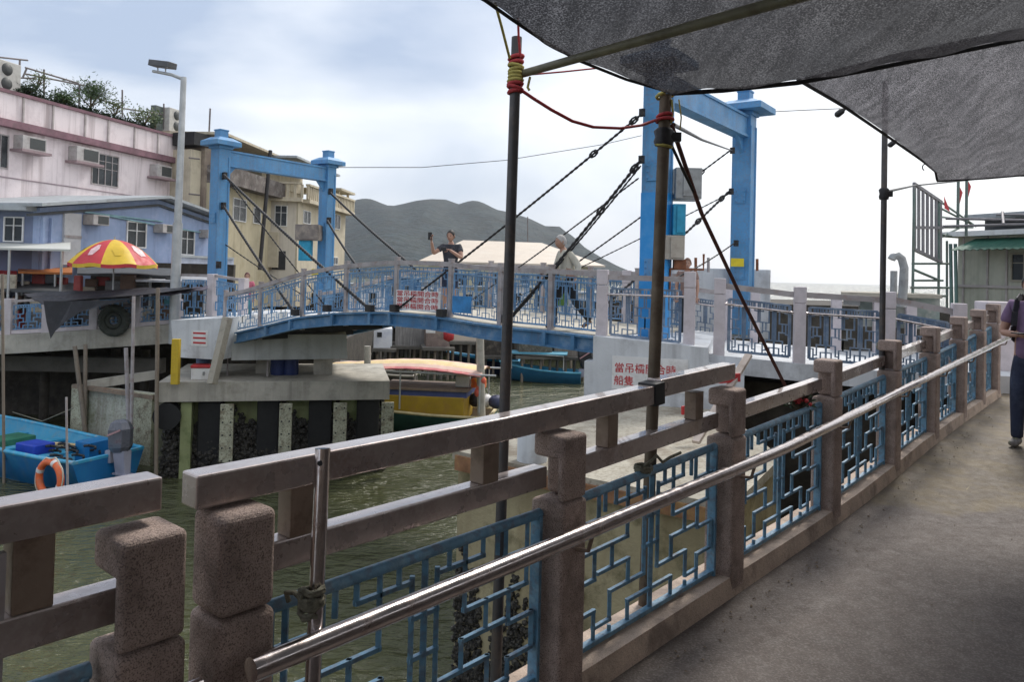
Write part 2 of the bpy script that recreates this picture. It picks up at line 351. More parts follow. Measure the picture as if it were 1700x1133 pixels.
for i,Y in enumerate(PY): post(Y,bal,notch=i>0)
for a,c in zip(PY,PY[1:]): panel(a,c,bal)
kerbpart(PY[0]-.1,PY[-1]+.1,bal)
# steel box beams: the low one runs through the post notches, the tall one is lifted above them
for a,c in zip(PY,PY[1:]):
    if c>11: break
    rail_along(bal,'beam',a+.055,c-.045,-.135,.072,.085,-.055,steel_box)
rail_along(bal,'raised_beam',Yx(340),Yx(1097)-.01,.10,.085,.09,-.045,steel_box)
rail_along(bal,'raised_beam',Yx(1097)+.03,Yx(1226),.125,.085,.09,-.045,steel_box)
for x,wd in ((520,.085),(828,.085),(1028,.08),(1170,.085)):
    Y=Yx(x); mb=MB(); zt=ptop(Y)+.012; mb.bar(FP(Y,-.045,zt),FP(Y,-.045,ptop(Y)-.135),wd,.07,up=(FN.x,FN.y,0)); mb.build('upright',steel_raw,bal,bevel=.004)
mb=MB(); Y=Yx(1100); mb.bar(FP(Y-.035,-.045,ptop(Y)+.055),FP(Y+.035,-.045,ptop(Y)+.06),.10,.11); mb.build('joint_clamp',black,bal,bevel=.004)
# tube handrail on brackets
hy=[Yx(395)-.02]+[PY[0]+(PY[-1]+.4-PY[0])*i/24 for i in range(1,25)]
hz=lambda Y: EYE-1.008 if Y<2.6 else (EYE-1.008+(Y-2.6)*.008 if Y<4.6 else EYE-.992+(Y-4.6)*.050)
hr=MB().tube([FP(Y,.17,hz(Y)) for Y in hy],.031,16).build('handrail',stainless,bal)
for Y in PY[1:]:
    MB().tube([FP(Y,.09,hz(Y)-.10),FP(Y,.15,hz(Y)-.09),FP(Y,.17,hz(Y)-.02)],.009,6).build('bracket',steel_raw,hr)
# the separate length at the lower left
Yq=Yx(250)
b2=thing('balustrade','short end of balustrade at lower left, with one notched granite post','railing',FP(Yq,0,fl(Yq)))
post(Yq,b2)
rail_along(b2,'raised_beam',-.4,Yx(284),.115,.085,.085,-.045,steel_box)
rail_along(b2,'beam',Yx(18),Yq-.005,-.135,.075,.085,-.045,steel_box)
Y=Yx(78); MB().bar(FP(Y,-.045,ptop(Y)+.03),FP(Y,-.045,ptop(Y)-.135),.085,.07,up=(FN.x,FN.y,0)).build('upright',steel_raw,b2,bevel=.004)
panel(Yq-1.1,Yq,b2); kerbpart(-.6,Yq+.1,b2)
MB().tube([FP(Y,.17,EYE-1.008) for Y in (.2,.8,1.4,Yx(300))],.031,16).build('handrail',stainless,b2)
Y=Yx(-8); tag(MB().box(FP(Y,-.02,ptop(Y)-.24),.09,.02,.5,FD).build('metal_plate',railgrey,loc=FP(Y,0,fl(Y))),'grey metal plate at the extreme lower left edge','plate')
# ================================================================ POLES, CANOPY, ROPES
def pole(px0,py0,Y0,px1,py1,Y1,r,label,m=poledark,cat='pole',extra=()):
    a=at(px0,py0,Y0); b_=at(px1,py1,Y1); d=(a-b_)
    k=(b_.z-(WZ-.5))/d.z if b_.z>WZ else 0
    base=b_-d*k
    t_=thing('pole',label,cat,base)
    MB().tube([base,a],r,12).build('shaft',m,t_)
    for (px,py,m2,kr,hh,nm) in extra:
        # point on axis closest to given picture row
        lo,hi=0.,1.
        for _ in range(30):
            mid=(lo+hi)/2; p=base+(a-base)*mid; rr=p-Vector((0,0,EYE)); cc=CM.transposed()@rr; y=566.5-(cc.y/-cc.z-SHY*1700/F)*F
            if y>py: lo=mid
            else: hi=mid
        p=base+(a-base)*lo; ax=(a-base).normalized()
        mb=MB(); nturn=max(1,int(hh/.016))
        if nm=='clamp': mb.lathe([(r*kr,-hh/2),(r*kr*1.15,-hh/4),(r*kr,0),(r*kr*1.2,hh/3),(r*kr*.9,hh/2)],p,10,axis=ax); mb.box(p+Vector((r*1.6,-r*.4,0)),r*2.2,r*1.2,hh*.5)
        else:
            for i in range(nturn):
                z=-hh/2+hh*(i+.5)/nturn; rad=r*kr*random.uniform(.9,1.1); c=p+ax*z
                q=ax.to_track_quat('Z','Y').to_matrix(); tl=random.uniform(-.3,.3)
                mb.tube([c+q@Vector((rad*math.cos(s*math.pi/5),rad*math.sin(s*math.pi/5),tl*rad*math.cos(s*math.pi/5))) for s in range(11)],.009,6)
        mb.build(nm,m2,t_)
    return t_
p1=pole(858,62,3.3,838,670,3.22,.0225,'dark scaffold pole standing left of centre with red rope binding near its top',extra=((0,100,redrope,1.25,.045,'binding'),(0,122,yellowrope,1.3,.08,'binding'),(0,146,redrope,1.3,.05,'binding')))
p2=pole(1105,158,3.95,1085,640,3.9,.031,'rusty scaffold pole in front of the large blue tower leg, under the canopy corner',m=mat('pole_rusty',(.15,.115,.08),.6,.4,var=.3,scale=5,stain=((.09,.05,.03),.6,7)),extra=((0,158,yellowrope,1.35,.03,'binding'),(0,196,redrope,1.3,.045,'binding'),(0,228,cable,1.45,.09,'clamp'),(0,242,yellowrope,1.3,.02,'binding')))
p3=pole(1470,134,6.85,1464,600,6.8,.025,'thin scaffold pole at right reaching up to the grey canopy edge',extra=((0,322,cable,1.5,.1,'clamp'),(0,575,knotrope,1.6,.07,'binding')))
a=at(536,745,2.2); bq=at(519,1133,2.12)
ts=thing('rail_post','short stainless tube post clamped to the beams left of centre','post',bq)
MB().tube([bq-(a-bq)*.6,a],.0215,14).build('shaft',stainless,ts); MB().lathe([(.005,-.008),(.008,0)],at(531,770,2.17),8,axis=(0,-1,0)).build('bolt',black,ts)
kn=MB()
for i in range(16):
    th=random.uniform(0,6.3); c=at(517,1000,2.13)+Vector((0,0,random.uniform(-.035,.04)))
    kn.tube([c+Vector((.032*math.cos(th+s*.7),.032*math.sin(th+s*.7),random.uniform(-.008,.008))) for s in range(7)],.007,5)
kn.tube([at(505,1000,2.13),at(490,985,2.15),at(475,985,2.16),at(480,1000,2.16)],.008,5)
tag(kn.build('rope_knot',knotrope),'frayed rope knot tying the stainless post to the blue top rail','rope')
kn=MB()
c=at(1068,778,3.72)
for i in range(12):
    th=random.uniform(0,6.3); kn.tube([c+Vector((.04*math.cos(th+s*.7),.04*math.sin(th+s*.7),random.uniform(-.012,.012))) for s in range(7)],.008,5)
kn.tube([at(1070,775,3.72),at(1082,765,3.75),at(1090,757,3.8),at(1100,768,3.8),at(1112,760,3.85),at(1130,752,3.9)],.008,5)
tag(kn.build('rope_knot',knotrope),'pale rope tied round the rusty pole and the blue top rail','rope')
# shade net
cn=bpy.data.materials.new('shade_net'); cn.use_nodes=True; t=cn.node_tree; L=t.links; b=t.nodes['Principled BSDF']; o_=t.nodes['Material Output']
co=t.nodes.new('ShaderNodeTexCoord'); mp_=t.nodes.new('ShaderNodeMapping'); mp_.inputs['Rotation'].default_value=(0,0,.55); mp_.inputs['Scale'].default_value=(1,.14,1); L.new(co.outputs['Object'],mp_.inputs[0])
f1=t.nodes.new('ShaderNodeTexNoise'); f1.inputs['Scale'].default_value=150; f1.inputs['Detail'].default_value=2; L.new(co.outputs['Object'],f1.inputs['Vector'])
f2=t.nodes.new('ShaderNodeTexNoise'); f2.inputs['Scale'].default_value=13; f2.inputs['Detail'].default_value=3; f2.inputs['Roughness'].default_value=.5; L.new(mp_.outputs[0],f2.inputs['Vector'])
mm=t.nodes.new('ShaderNodeMath'); mm.operation='MULTIPLY_ADD'; L.new(f2.outputs['Fac'],mm.inputs[0]); mm.inputs[1].default_value=.26; L.new(f1.outputs['Fac'],mm.inputs[2])
rg=t.nodes.new('ShaderNodeMapRange'); L.new(mm.outputs[0],rg.inputs['Value']); rg.inputs['From Min'].default_value=.60; rg.inputs['From Max'].default_value=.78; rg.inputs['To Min'].default_value=.0; rg.inputs['To Max'].default_value=1; rg.name='open'
op=t.nodes.new('ShaderNodeMapRange'); op.name='hole'; L.new(rg.outputs[0],op.inputs['Value']); op.inputs['To Min'].default_value=.025; op.inputs['To Max'].default_value=.085
th_=t.nodes.new('ShaderNodeMixRGB'); th_.name='thread'; L.new(rg.outputs[0],th_.inputs[0]); th_.inputs[1].default_value=(.018,.017,.019,1); th_.inputs[2].default_value=(.12,.115,.12,1)
b.inputs['Base Color'].default_value=(.035,.034,.036,1); b.inputs['Roughness'].default_value=.8
tl=t.nodes.new('ShaderNodeBsdfTranslucent'); tl.inputs[0].default_value=(.07,.068,.072,1)
tr=t.nodes.new('ShaderNodeBsdfTransparent'); ms=t.nodes.new('ShaderNodeMixShader'); ms.inputs[0].default_value=.45
L.new(b.outputs[0],ms.inputs[1]); L.new(tl.outputs[0],ms.inputs[2])
m2=t.nodes.new('ShaderNodeMixShader'); L.new(op.outputs[0],m2.inputs[0]); L.new(th_.outputs[0],tl.inputs[0]); L.new(ms.outputs[0],m2.inputs[1]); L.new(tr.outputs[0],m2.inputs[2]); L.new(m2.outputs[0],o_.inputs[0])
cn2=cn.copy(); cn2.name='shade_net_lit'; cn2.node_tree.nodes['thread'].inputs[1].default_value=(.06,.058,.062,1); cn2.node_tree.nodes['thread'].inputs[2].default_value=(.36,.34,.36,1)  # same net with paler threads, putting stronger daylight into its colour
hem=mat('net_hem',(.02,.019,.02),.8,var=.3,scale=20)
# first net: left edge (over the fence) and far edge as chains of real points
e1=[at(640,-150,1.9),at(805,0,2.75),at(850,32,2.9),at(903,68,3.1),at(960,100,3.35),at(1040,132,3.65),at(1115,154,3.9)]
e1=[Vector((-6.2,-5.5,EYE+1.15)),Vector((-3.4,-1.6,EYE+1.05)),Vector((-1.3,.9,EYE+.98))]+e1[1:]
e2=[at(1115,154,3.9),at(1200,149,3.85),at(1325,136,3.8),at(1450,113,3.85),at(1580,87,3.95),at(1700,63,4.05),Vector((6.0,4.6,EYE+1.75))]
def chain(ch,u):
    x=u*(len(ch)-1); i=min(int(x),len(ch)-2); f=x-i; return ch[i].lerp(ch[i+1],f)
corner=Vector((7.0,-6.0,EYE+2.0))
nearr=[e1[0],Vector((1.,-6.,EYE+1.7)),corner]
rightr=[corner,Vector((6.6,0,EYE+1.9)),e2[-1]]
def coons(u,v):
    # v along left edge (0 near .. 1 far), u across
    a=chain(e1,v); b_=chain(rightr,v); c=chain(nearr,u); d=chain(e2,u)
    p=a*(1-u)+b_*u+c*(1-v)+d*v-(e1[0]*(1-u)*(1-v)+corner*u*(1-v)+e2[0]*(1-u)*v+e2[-1]*u*v)
    return p+Vector((0,0,.10*math.sin(math.pi*u)*math.sin(math.pi*v)+.012*math.sin(u*30+v*17)))
can1=thing('shade_canopy','nearer dark grey shade net stretched overhead across the top','canopy',(0,0,EYE+1))
MB().grid(coons,70,70).build('netting',cn,can1,recalc=False)
MB().tube([chain(e2,i/24)-Vector((0,0,.004)) for i in range(25)],.012,6).build('hem',hem,can1)
MB().tube([chain(e1,i/40) for i in range(41)],.007,6).build('hem',hem,can1)
f1_=[at(1325,132,3.95),at(1400,176,4.6),at(1470,224,5.5),at(1530,266,6.4),at(1553,285,6.8),at(1556,301,6.9)]
f2_=[at(1556,301,6.9),at(1630,297,6.9),at(1700,291,6.95),Vector((9.5,7.3,EYE+1.2))]
n2_=[at(1325,132,3.95),at(1480,90,4.05),at(1700,45,4.2),Vector((9.,4.4,EYE+2.1))]
r2_=[n2_[-1],Vector((9.4,6,EYE+1.5)),f2_[-1]]
def coons2(u,v):
    a=chain(f1_,v); b_=chain(r2_,v); c=chain(n2_,u); d=chain(f2_,u)
    p=a*(1-u)+b_*u+c*(1-v)+d*v-(f1_[0]*(1-u)*(1-v)+n2_[-1]*u*(1-v)+f2_[0]*(1-u)*v+f2_[-1]*u*v)
    return p+Vector((0,0,.02*math.sin(v*5+u*26)*math.sin(math.pi*v)))
can2=thing('shade_canopy','farther grey shade net at upper right with bulbs along its edge','canopy',(4,5,EYE+1))
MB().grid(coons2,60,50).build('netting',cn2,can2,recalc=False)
MB().tube([chain(f1_,i/24) for i in range(25)]+[chain(f2_,i/8) for i in range(1,9)],.01,6).build('hem',hem,can2)
for i,(x,y,Y,lb) in enumerate(((1398,184,4.75,'black socket'),(1484,236,5.9,'small black socket'),(1537,276,6.6,'wire hook'))):
    c=at(x,y,Y); mb=MB()
    if i<2: mb.lathe([(.012,-.05),(.02,-.04),(.02,.0),(.011,.012),(.008,.05)],c,10,axis=(.7,0,.6)); mb.build('lamp_socket',black,can2)
    else: mb.tube([c+Vector((.03*math.cos(k*.7),0,.03*math.sin(k*.7)-.01)) for k in range(7)],.005,5); mb.build('wire_hook',black,can2)
# batten under the net
a=at(872,121,3.28); q=at(1290,4,2.05); d=(q-a)
tag(MB().tube([a-d*.01,a+d*.35,q,q+d*2.6],.017,10).build('batten_pole',mat('bamboo_green',(.17,.16,.10),.6,var=.25,scale=6,stain=((.09,.07,.04),.5,9))),'greenish bamboo pole slung under the nearer net from the left pole','pole')
def sag(a,b_,s,n=16): return [a.lerp(b_,i/n)-Vector((0,0,s*4*(i/n)*(1-i/n))) for i in range(n+1)]
def rope(name,pts,r,m,label,cat='rope',group=None): return tag(MB().tube(pts,r,6).build(name,m),label,cat,group)
P=lambda l: [at(*p) for p in l]
rope('rope',P([(866,150,3.28),(885,163,3.3),(915,182,3.35),(950,201,3.42),(985,211,3.5),(1030,213,3.62),(1065,208,3.75),(1095,197,3.9)]),.0075,redrope,'red rope sagging between the two scaffold poles')
rope('rope',P([(878,124,3.28),(935,119,3.4),(992,113,3.5)]),.004,redrope,'thin red cord just under the bamboo pole beside the left pole')
rope('rope',P([(822,5,3.0),(833,45,3.1),(846,96,3.25)]),.006,yellowrope,'yellow cord from the canopy edge down to the left pole')
rope('rope',P([(860,30,3.2),(861,60,3.25),(864,95,3.27)]),.005,redrope,'short red cord rising from the left pole top to the net')
rope('rope',P([(880,128,3.28),(876,145,3.27),(879,150,3.27)]),.006,yellowrope,'frayed yellow cord end hanging off the left pole binding')
rope('rope',P([(1115,165,3.93),(1117,185,3.93),(1114,205,3.93)]),.006,yellowrope,'yellow cord hanging beside the rusty pole top')
rope('rope',P([(1127,165,3.95),(1131,195,3.95),(1129,215,3.95)]),.004,yellowrope,'thin pale cord dangling right of the rusty pole top')
rope('rope',P([(1115,208,3.95),(1140,282,4.15),(1165,355,4.4),(1230,493,4.9),(1303,640,5.4)]),.013,brownrope,'thick brown rope slanting down right from the rusty pole to the balustrade')
rope('rope',P([(1112,235,3.95),(1135,285,4.1),(1160,336,4.36),(1167,362,4.42)]),.009,cable,'dark cord joining the brown rope from below')
# ---- far things reused
def mk(mb,name,m,par,bevel=0): return mb.build(name,m,par,bevel=bevel)

# unseen walls added right of and behind the camera to dim the near rails
blocker=thing('light_blocker','unseen walls added right and behind to dim light on the near balustrade','blocker',(7,-1,0))
MB().box((8.6,-.5,1.6),3,17,3.6).build('wall',mat('blocker_wall',(.30,.25,.21),.9,var=.3,scale=1.2),blocker)
MB().box((1,-8,1.6),12,1.5,3.6).build('back_wall',MATS['blocker_wall'],blocker)

random.seed(31)
lt=MB()
for i in range(240):
    Y=random.uniform(2.4,9.5); n=.16+abs(random.gauss(0,.10)) if random.random()<.75 else random.uniform(.2,3); p=FP(Y,n,fl(FP(Y,n).y)+.006); a=random.uniform(0,6.28); r=random.uniform(.004,.014)
    d=Vector((math.cos(a),math.sin(a),random.uniform(-.1,.3)))*r; e=Vector((-math.sin(a),math.cos(a),.1))*r*.5; lt.add([p-d,p+e,p+d,p-e,p+Vector((0,0,r*.5))],[(0,1,4),(1,2,4),(2,3,4),(3,0,4),(3,2,1,0)])
stuff(lt.build('grit',mat('grit',(.22,.17,.12),.9,var=.5,scale=40)),'grit and dry leaf crumbs along the kerb','grit')
# ================================================================ THE DRAWBRIDGE
RN=at(1088,455,12.8); RF=at(1232,455,16.2); LN=at(361,440,21.6); LF=at(540,445,25.0)
RN,RF,LN,LF=[Vector((p.x,p.y,0)) for p in (RN,RF,LN,LF)]
SD=((LN-RN)+(LF-RF)).normalized(); SD.z=0; CD=Vector((-SD.y,SD.x,0))
if CD.y<0: CD=-CD
nr0=Vector((at(1000,455,12.35).x,12.35,0)); 
NEAR=Wall((nr0.x,nr0.y),(nr0.x+SD.x*14,nr0.y+SD.y*14))        # u grows to the left along the span
BW=3.0
def near(px,py,off=0): return NEAR.hit(px,py,off)
# deck-edge profile measured on the near girder
dk=[(985,556),(912,547),(845,541),(790,534),(733,524),(655,517),(610,517),(560,519),(500,526),(440,541),(398,551),(350,556)]
dku=[NEAR.uz(x,y) for x,y in dk]
def dz(u):
    if u<=dku[0][0]: return dku[0][1]
    for (a,za),(c,zc) in zip(dku,dku[1:]):
        if u<=c: return za+(zc-za)*(u-a)/(c-a)
    return dku[-1][1]
def BP(u,across,z): return NEAR.P(u,z,-across)
U0,U1=dku[0][0]-.25,dku[-2][0]
br=thing('drawbridge','light blue arched footbridge span with lattice railings between the two towers','bridge',BP((U0+U1)/2,BW/2,dz((U0+U1)/2)))
# deck boards
dm=mat('deck_concrete',(.50,.46,.38),.9,var=.15,scale=3,stain=((.3,.27,.22),.5,4))
mb=MB(); n=30; us=[U0+(U1-U0)*i/n for i in range(n+1)]
for a,c in zip(us,us[1:]):
    mb.hexa([BP(a,.02,dz(a)-.09),BP(c,.02,dz(c)-.09),BP(c,BW-.02,dz(c)-.09),BP(a,BW-.02,dz(a)-.09),BP(a,.02,dz(a)),BP(c,.02,dz(c)),BP(c,BW-.02,dz(c)),BP(a,BW-.02,dz(a))])
mb.build('deck',dm,br)
# girders either side: I-section with stiffeners, in the spans the picture shows
for ac in (-.07,BW+.07):
    mb=MB()
    for a,c in zip(us,us[1:]):
        for (w_,za,zb) in ((.16,-.05,-.015),(.03,-.25,-.05),(.16,-.28,-.25)):
            mb.hexa([BP(a,ac-w_/2,dz(a)+za),BP(c,ac-w_/2,dz(c)+za),BP(c,ac+w_/2,dz(c)+za),BP(a,ac+w_/2,dz(a)+za),BP(a,ac-w_/2,dz(a)+zb),BP(c,ac-w_/2,dz(c)+zb),BP(c,ac+w_/2,dz(c)+zb),BP(a,ac+w_/2,dz(a)+zb)])
    g=mb.build('girder',girderblue,br)
    for x in (960,912,845,733,655,622,560,490,450):
        u=NEAR.uz(x,540)[0]; MB().box(BP(u,ac,dz(u)-.15),.07,.19,.24,SD).build('stiffener',girderblue,g)
for i in range(9):
    u=U0+.6+(U1-U0-1.2)*i/8; MB().bar(BP(u,0,dz(u)-.2),BP(u,BW,dz(u)-.2),.10,.16).build('cross_beam',black,br)
# railings
def bridge_post(par,u,ac,top,bot,w_,m,name='railing_post',cap=True):
    mb=MB(); mb.box(BP(u,ac,(top+bot)/2),w_,w_,top-bot,SD)
    if cap: mb.box(BP(u,ac,top+.012),w_*1.15,w_*1.15,.024,SD)
    return mb.build(name,m,par)
RH=1.02
pxs=[1000,912,828,745,655,572,500,430,372]
for side,ac in enumerate((.06,BW-.06)):
    ups=[NEAR.uz(x,480)[0] for x in pxs]
    for u in ups[1:]: bridge_post(br,u,ac,dz(u)+RH+.05,dz(u)-.30 if side==0 else dz(u)-.2,.085,railgrey)
    mb=MB(); n=26; uu=[ups[0]+(ups[-1]-ups[0])*i/n for i in range(n+1)]
    for a,c in zip(uu,uu[1:]):
        mb.bar(BP(a,ac,dz(a)+RH-.04),BP(c,ac,dz(c)+RH-.04),.09,.085)
    mb.build('top_rail',railgrey,br)
    for a,c in zip(ups,ups[1:]):
        def P_(u,v,a=a,c=c,ac=ac):
            k=a+.08+(c-a-.16)*u; return BP(k,ac,dz(k)+.82-.76*v)
        mb=MB(); lattice(mb,lambda u,v: P_(u*.5,v),1,1,.015); lattice(mb,lambda u,v: P_(.5+u*.5,v),1,1,.015)
        # double the pattern sideways so that a wide bay shows small meshes
        f=MB(); f.bar(P_(0,0),P_(1,0),.035,.03); f.bar(P_(0,1),P_(1,1),.035,.03); f.bar(P_(0,0),P_(0,1),.03,.03); f.bar(P_(1,0),P_(1,1),.03,.03)
        f.bar(P_(0,-.10),P_(1,-.10),.02,.02)
        for k in range(1,12): f.bar(P_(k/12,-.10),P_(k/12,0),.014,.014)
        fo=f.build('panel_frame',latblue,br)
        mb.build('lattice',latblue,fo)
# banner with red characters, tied on the near railing
def text_mesh(name,s,size,W,u,z,off,m,par,flip=True,ext=.002,sx=1.0):
    cu=bpy.data.curves.new(name,'FONT'); cu.body=s; cu.size=size; cu.extrude=ext; cu.offset=size*.008; cu.resolution_u=2
    to=bpy.data.objects.new(name,cu); sc.collection.objects.link(to)
    bpy.context.view_layer.update(); dg=bpy.context.evaluated_depsgraph_get()
    me=bpy.data.meshes.new_from_object(to.evaluated_get(dg)); bpy.data.objects.remove(to)
    mb=MB(); d=W.d if at_right(W) else -W.d
    sgn=1 if at_right(W) else -1
    for v in me.vertices: mb.v.append(W.P(u+sgn*v.co.x*sx, z+v.co.y, off+v.co.z))
    mb.f=[list(p.vertices) for p in me.polygons]; mb.sm=[False]*len(mb.f); bpy.data.meshes.remove(me)
    return mb.build(name,m,par)
def at_right(W): return W.d.dot(Vector((-W.n.y,W.n.x)))>0
bn=thing('banner','white banner with three rows of red characters tied low on the bridge railing','banner',near(695,500,.02))
u0,z0,u1,z1=NEAR.rect(660,515,735,482)
MB().wbox(NEAR,*NEAR.rect(661,516,734,483),.045,.055).build('cloth',white,bn)
ul=max(u0,u1); hgt=abs(z1-z0); zt=max(z0,z1)
for i in range(3):
    text_mesh('characters','當吊橋開合時',hgt*.30,NEAR,ul-.03,zt-hgt*(.30+.32*i),.0572,redpaint,bn,sx=abs(u1-u0)*.93/(6*hgt*.30))
sb=tag(MB().wpx(NEAR,755,492,786,520,.05,.07).build('notice_board',mat('sign_blue',(.03,.20,.46),.5,var=.3,scale=6),loc=near(770,505)),'blue board fixed low on the bridge railing beside the banner','board')
# ---- towers
def portal(lbl,a,c,ztop,zb,lw,mid):
    """a near leg, c far leg; ztop is the underside of the caps"""
    t_=thing('bridge_tower',lbl,'tower',Vector((a.x,a.y,zb)))
    d=(c-a).normalized(); 
    for p,nm in ((a,'leg'),(c,'leg')):
        mb=MB(); mb.box((p.x,p.y,(ztop+zb)/2),lw,lw*1.05,ztop-zb,d)
        for s in (-1,1):        # recessed channel look: raised flanges
            q=Vector((p.x,p.y,0))+SD*s*(lw/2+.012)
            for e in (-1,1): 
                r_=q+d*e*lw*.42; mb.box((r_.x,r_.y,(ztop+zb)/2-.15),.04,.05,ztop-zb-.3,SD)
        lg=mb.build(nm,brightblue,t_,bevel=.01)
        for zf in (.28,.62):
            zc=zb+(ztop-zb)*zf; q=Vector((p.x,p.y,zc))-d*(lw*.525+.008); pl=MB(); pl.box(q,.016,lw*.62,.30,d)
            for bx in (-1,1):
                for bz in (-1,0,1):
                    c_=q+CDn(d)*bx*lw*.24+Vector((0,0,bz*.10)); pl.lathe([(.016,0),(.016,.02),(.008,.024)],c_-d*.008,6,axis=(-d.x,-d.y,0))
            pl.build('splice_plate',brightblue,lg)
        mb=MB(); mb.box((p.x,p.y,ztop-.04),lw*1.25,lw*1.3,.08,d)
        k=lw*mid; vs_=[]
        for z,s in ((ztop,k),(ztop+.13,k),(ztop+.24,lw*.55*mid)):
            for ax,ay in ((-1,-1),(1,-1),(1,1),(-1,1)):
                q=Vector((p.x,p.y,z))+d*ax*s+CDn(d)*ay*s; vs_.append(q)
        mb.add(vs_,[(0,3,2,1)]+[(i*4+j,i*4+(j+1)%4,(i+1)*4+(j+1)%4,(i+1)*4+j) for i in range(2) for j in range(4)]+[(8,9,10,11)])
        mb.box((p.x,p.y,ztop+.33),lw*.72,lw*.72,.22,d); mb.box((p.x,p.y,ztop+.45),lw*.8,lw*.8,.04,d)
        mb.build('cap',brightblue,t_,bevel=.008)
    mb=MB(); A=a+d*(lw/2-.01); C=c-d*(lw/2-.01); zz=ztop-.10
    mb.bar((A.x,A.y,zz-.21),(C.x,C.y,zz-.21),lw*.62,.40)
    mb.bar((A.x,A.y,zz-.012),(C.x,C.y,zz-.012),lw*.80,.05); mb.bar((A.x,A.y,zz-.42),(C.x,C.y,zz-.42),lw*.80,.05)
    mb.build('crossbeam',brightblue,t_)
    for p,e in ((A,1),(C,-1)):      # gussets
        mb=MB(); w3=CDn(d)*.03; b0=Vector((p.x,p.y,zz-.44)); b1=b0+d*e*.32; b2_=b0-Vector((0,0,.34))
        mb.add([b0-w3,b1-w3,b2_-w3,b0+w3,b1+w3,b2_+w3],[(0,1,2),(5,4,3),(0,3,4,1),(1,4,5,2),(2,5,3,0)]); mb.build('gusset',brightblue,t_)
    return t_
def CDn(d): return Vector((-d.y,d.x,0))
ztR=at(1232,188,16.2).z; ztL=at(361,243,21.6).z
zbR=dz(0)-.2; zbL=dku[-2][1]-.35
TR=portal('larger blue steel portal tower on the right, mostly framing white sky',RN,RF,ztR,zbR,.355,1.38)
TL=portal('smaller-looking blue steel portal tower at left in front of the cream building',LN,LF,ztL,zbL,.37,1.06)
# lower legs are repainted a fresher blue
fresh=mat('fresh_blue',(.02,.27,.66),.4,var=.1,scale=2,stain=((.12,.33,.6),.4,2))
for p in (RN,):
    z1=at(1080,320,12.8).z; MB().box((p.x,p.y,(z1+zbR)/2),0.385,.40,z1-zbR-.02,(RF-RN).normalized()).build('repainted_shin',fresh,TR)
# lugs, sheaves, cabinets
def lug(par,px,py,Y,s=.1):
    c=at(px,py,Y); mb=MB(); mb.box(c,s,s*.7,s*1.5,SD); mb.tube([c+Vector((0,-.07,-.02)),c+Vector((0,.07,-.02))],s*.42,8); return mb.build('cable_lug',cable,par)
for x,y,Y in ((373,292,21.4),(371,342,21.4),(549,318,24.7),(546,366,24.7),(363,440,21.3)): lug(TL,x,y,Y,.13)
for x,y,Y in ((1066,187,12.6),(1065,265,12.6),(1216,250,15.9),(1214,318,15.9),(1222,404,15.9)): lug(TR,x,y,Y,.085)
def cabinet(par,name,x0,y0,x1,y1,Y,dep,m):
    a=at(x0,y1,Y); c=at(x1,y0,Y); mb=MB(); cx,cz=(a.x+c.x)/2,(a.z+c.z)/2; mb.box((cx,Y,cz),c.x-a.x,dep,c.z-a.z,(1,0)); o=mb.build(name,m,par,bevel=.012)
    mb=MB(); mb.box((cx,Y-dep/2-.012,cz),(c.x-a.x)*.42,.02,(c.z-a.z)*.84); mb.box((cx+(c.x-a.x)*.25,Y-dep/2-.012,cz),(c.x-a.x)*.4,.016,(c.z-a.z)*.84); mb.build('door',m,o); return o
galv=mat('galvanised_box',(.30,.31,.31),.5,.3,var=.2,scale=4,stain=((.16,.15,.14),.5,6))
tan_=mat('cabinet_tan',(.40,.36,.30),.6,var=.15,scale=4,stain=((.25,.2,.16),.5,5))
cabinet(TR,'winch_cabinet',1116,282,1160,332,12.9,.5,galv); cabinet(TR,'blue_box',1114,340,1136,391,12.8,.28,mat('box_teal',(.02,.28,.45),.5,var=.2,scale=6)); cabinet(TR,'control_box',1100,392,1134,431,12.75,.3,tan_)
cabinet(TL,'winch_cabinet',493,374,533,399,24.6,.5,mat('cab_brownish',(.22,.19,.17),.7,var=.3,scale=4,stain=((.4,.34,.26),.6,4))); cabinet(TL,'blue_box',497,400,518,433,24.6,.3,MATS['box_teal'])
mb=MB(); a=at(1128,431,12.75); mb.box(a+Vector((0,0,-.08)),.2,.12,.16); mb.tube([a+Vector((-.15,0,-.16)),a+Vector((.4,0,-.16)),a+Vector((.4,0,.1))],.02,6); mb.tube([a+Vector((-.15,0,-.16)),a+Vector((-.15,0,-.5))],.02,6); mb.build('rusty_pipe',rust,TR)
tag(MB().box(at(1224,436,15.9),.26,.05,.17).build('sign_plate',mat('sign_yellow',(.65,.52,.02),.6,var=.15,scale=8),loc=at(1224,436,15.9)),'small yellow plate on the far leg of the right tower','sign')
tag(MB().box(at(523,452,24.6),.2,.05,.2).build('sign_plate',MATS['sign_yellow'],loc=at(523,452,24.6)),'small yellow plate at the foot of the left tower\'s far leg','sign')
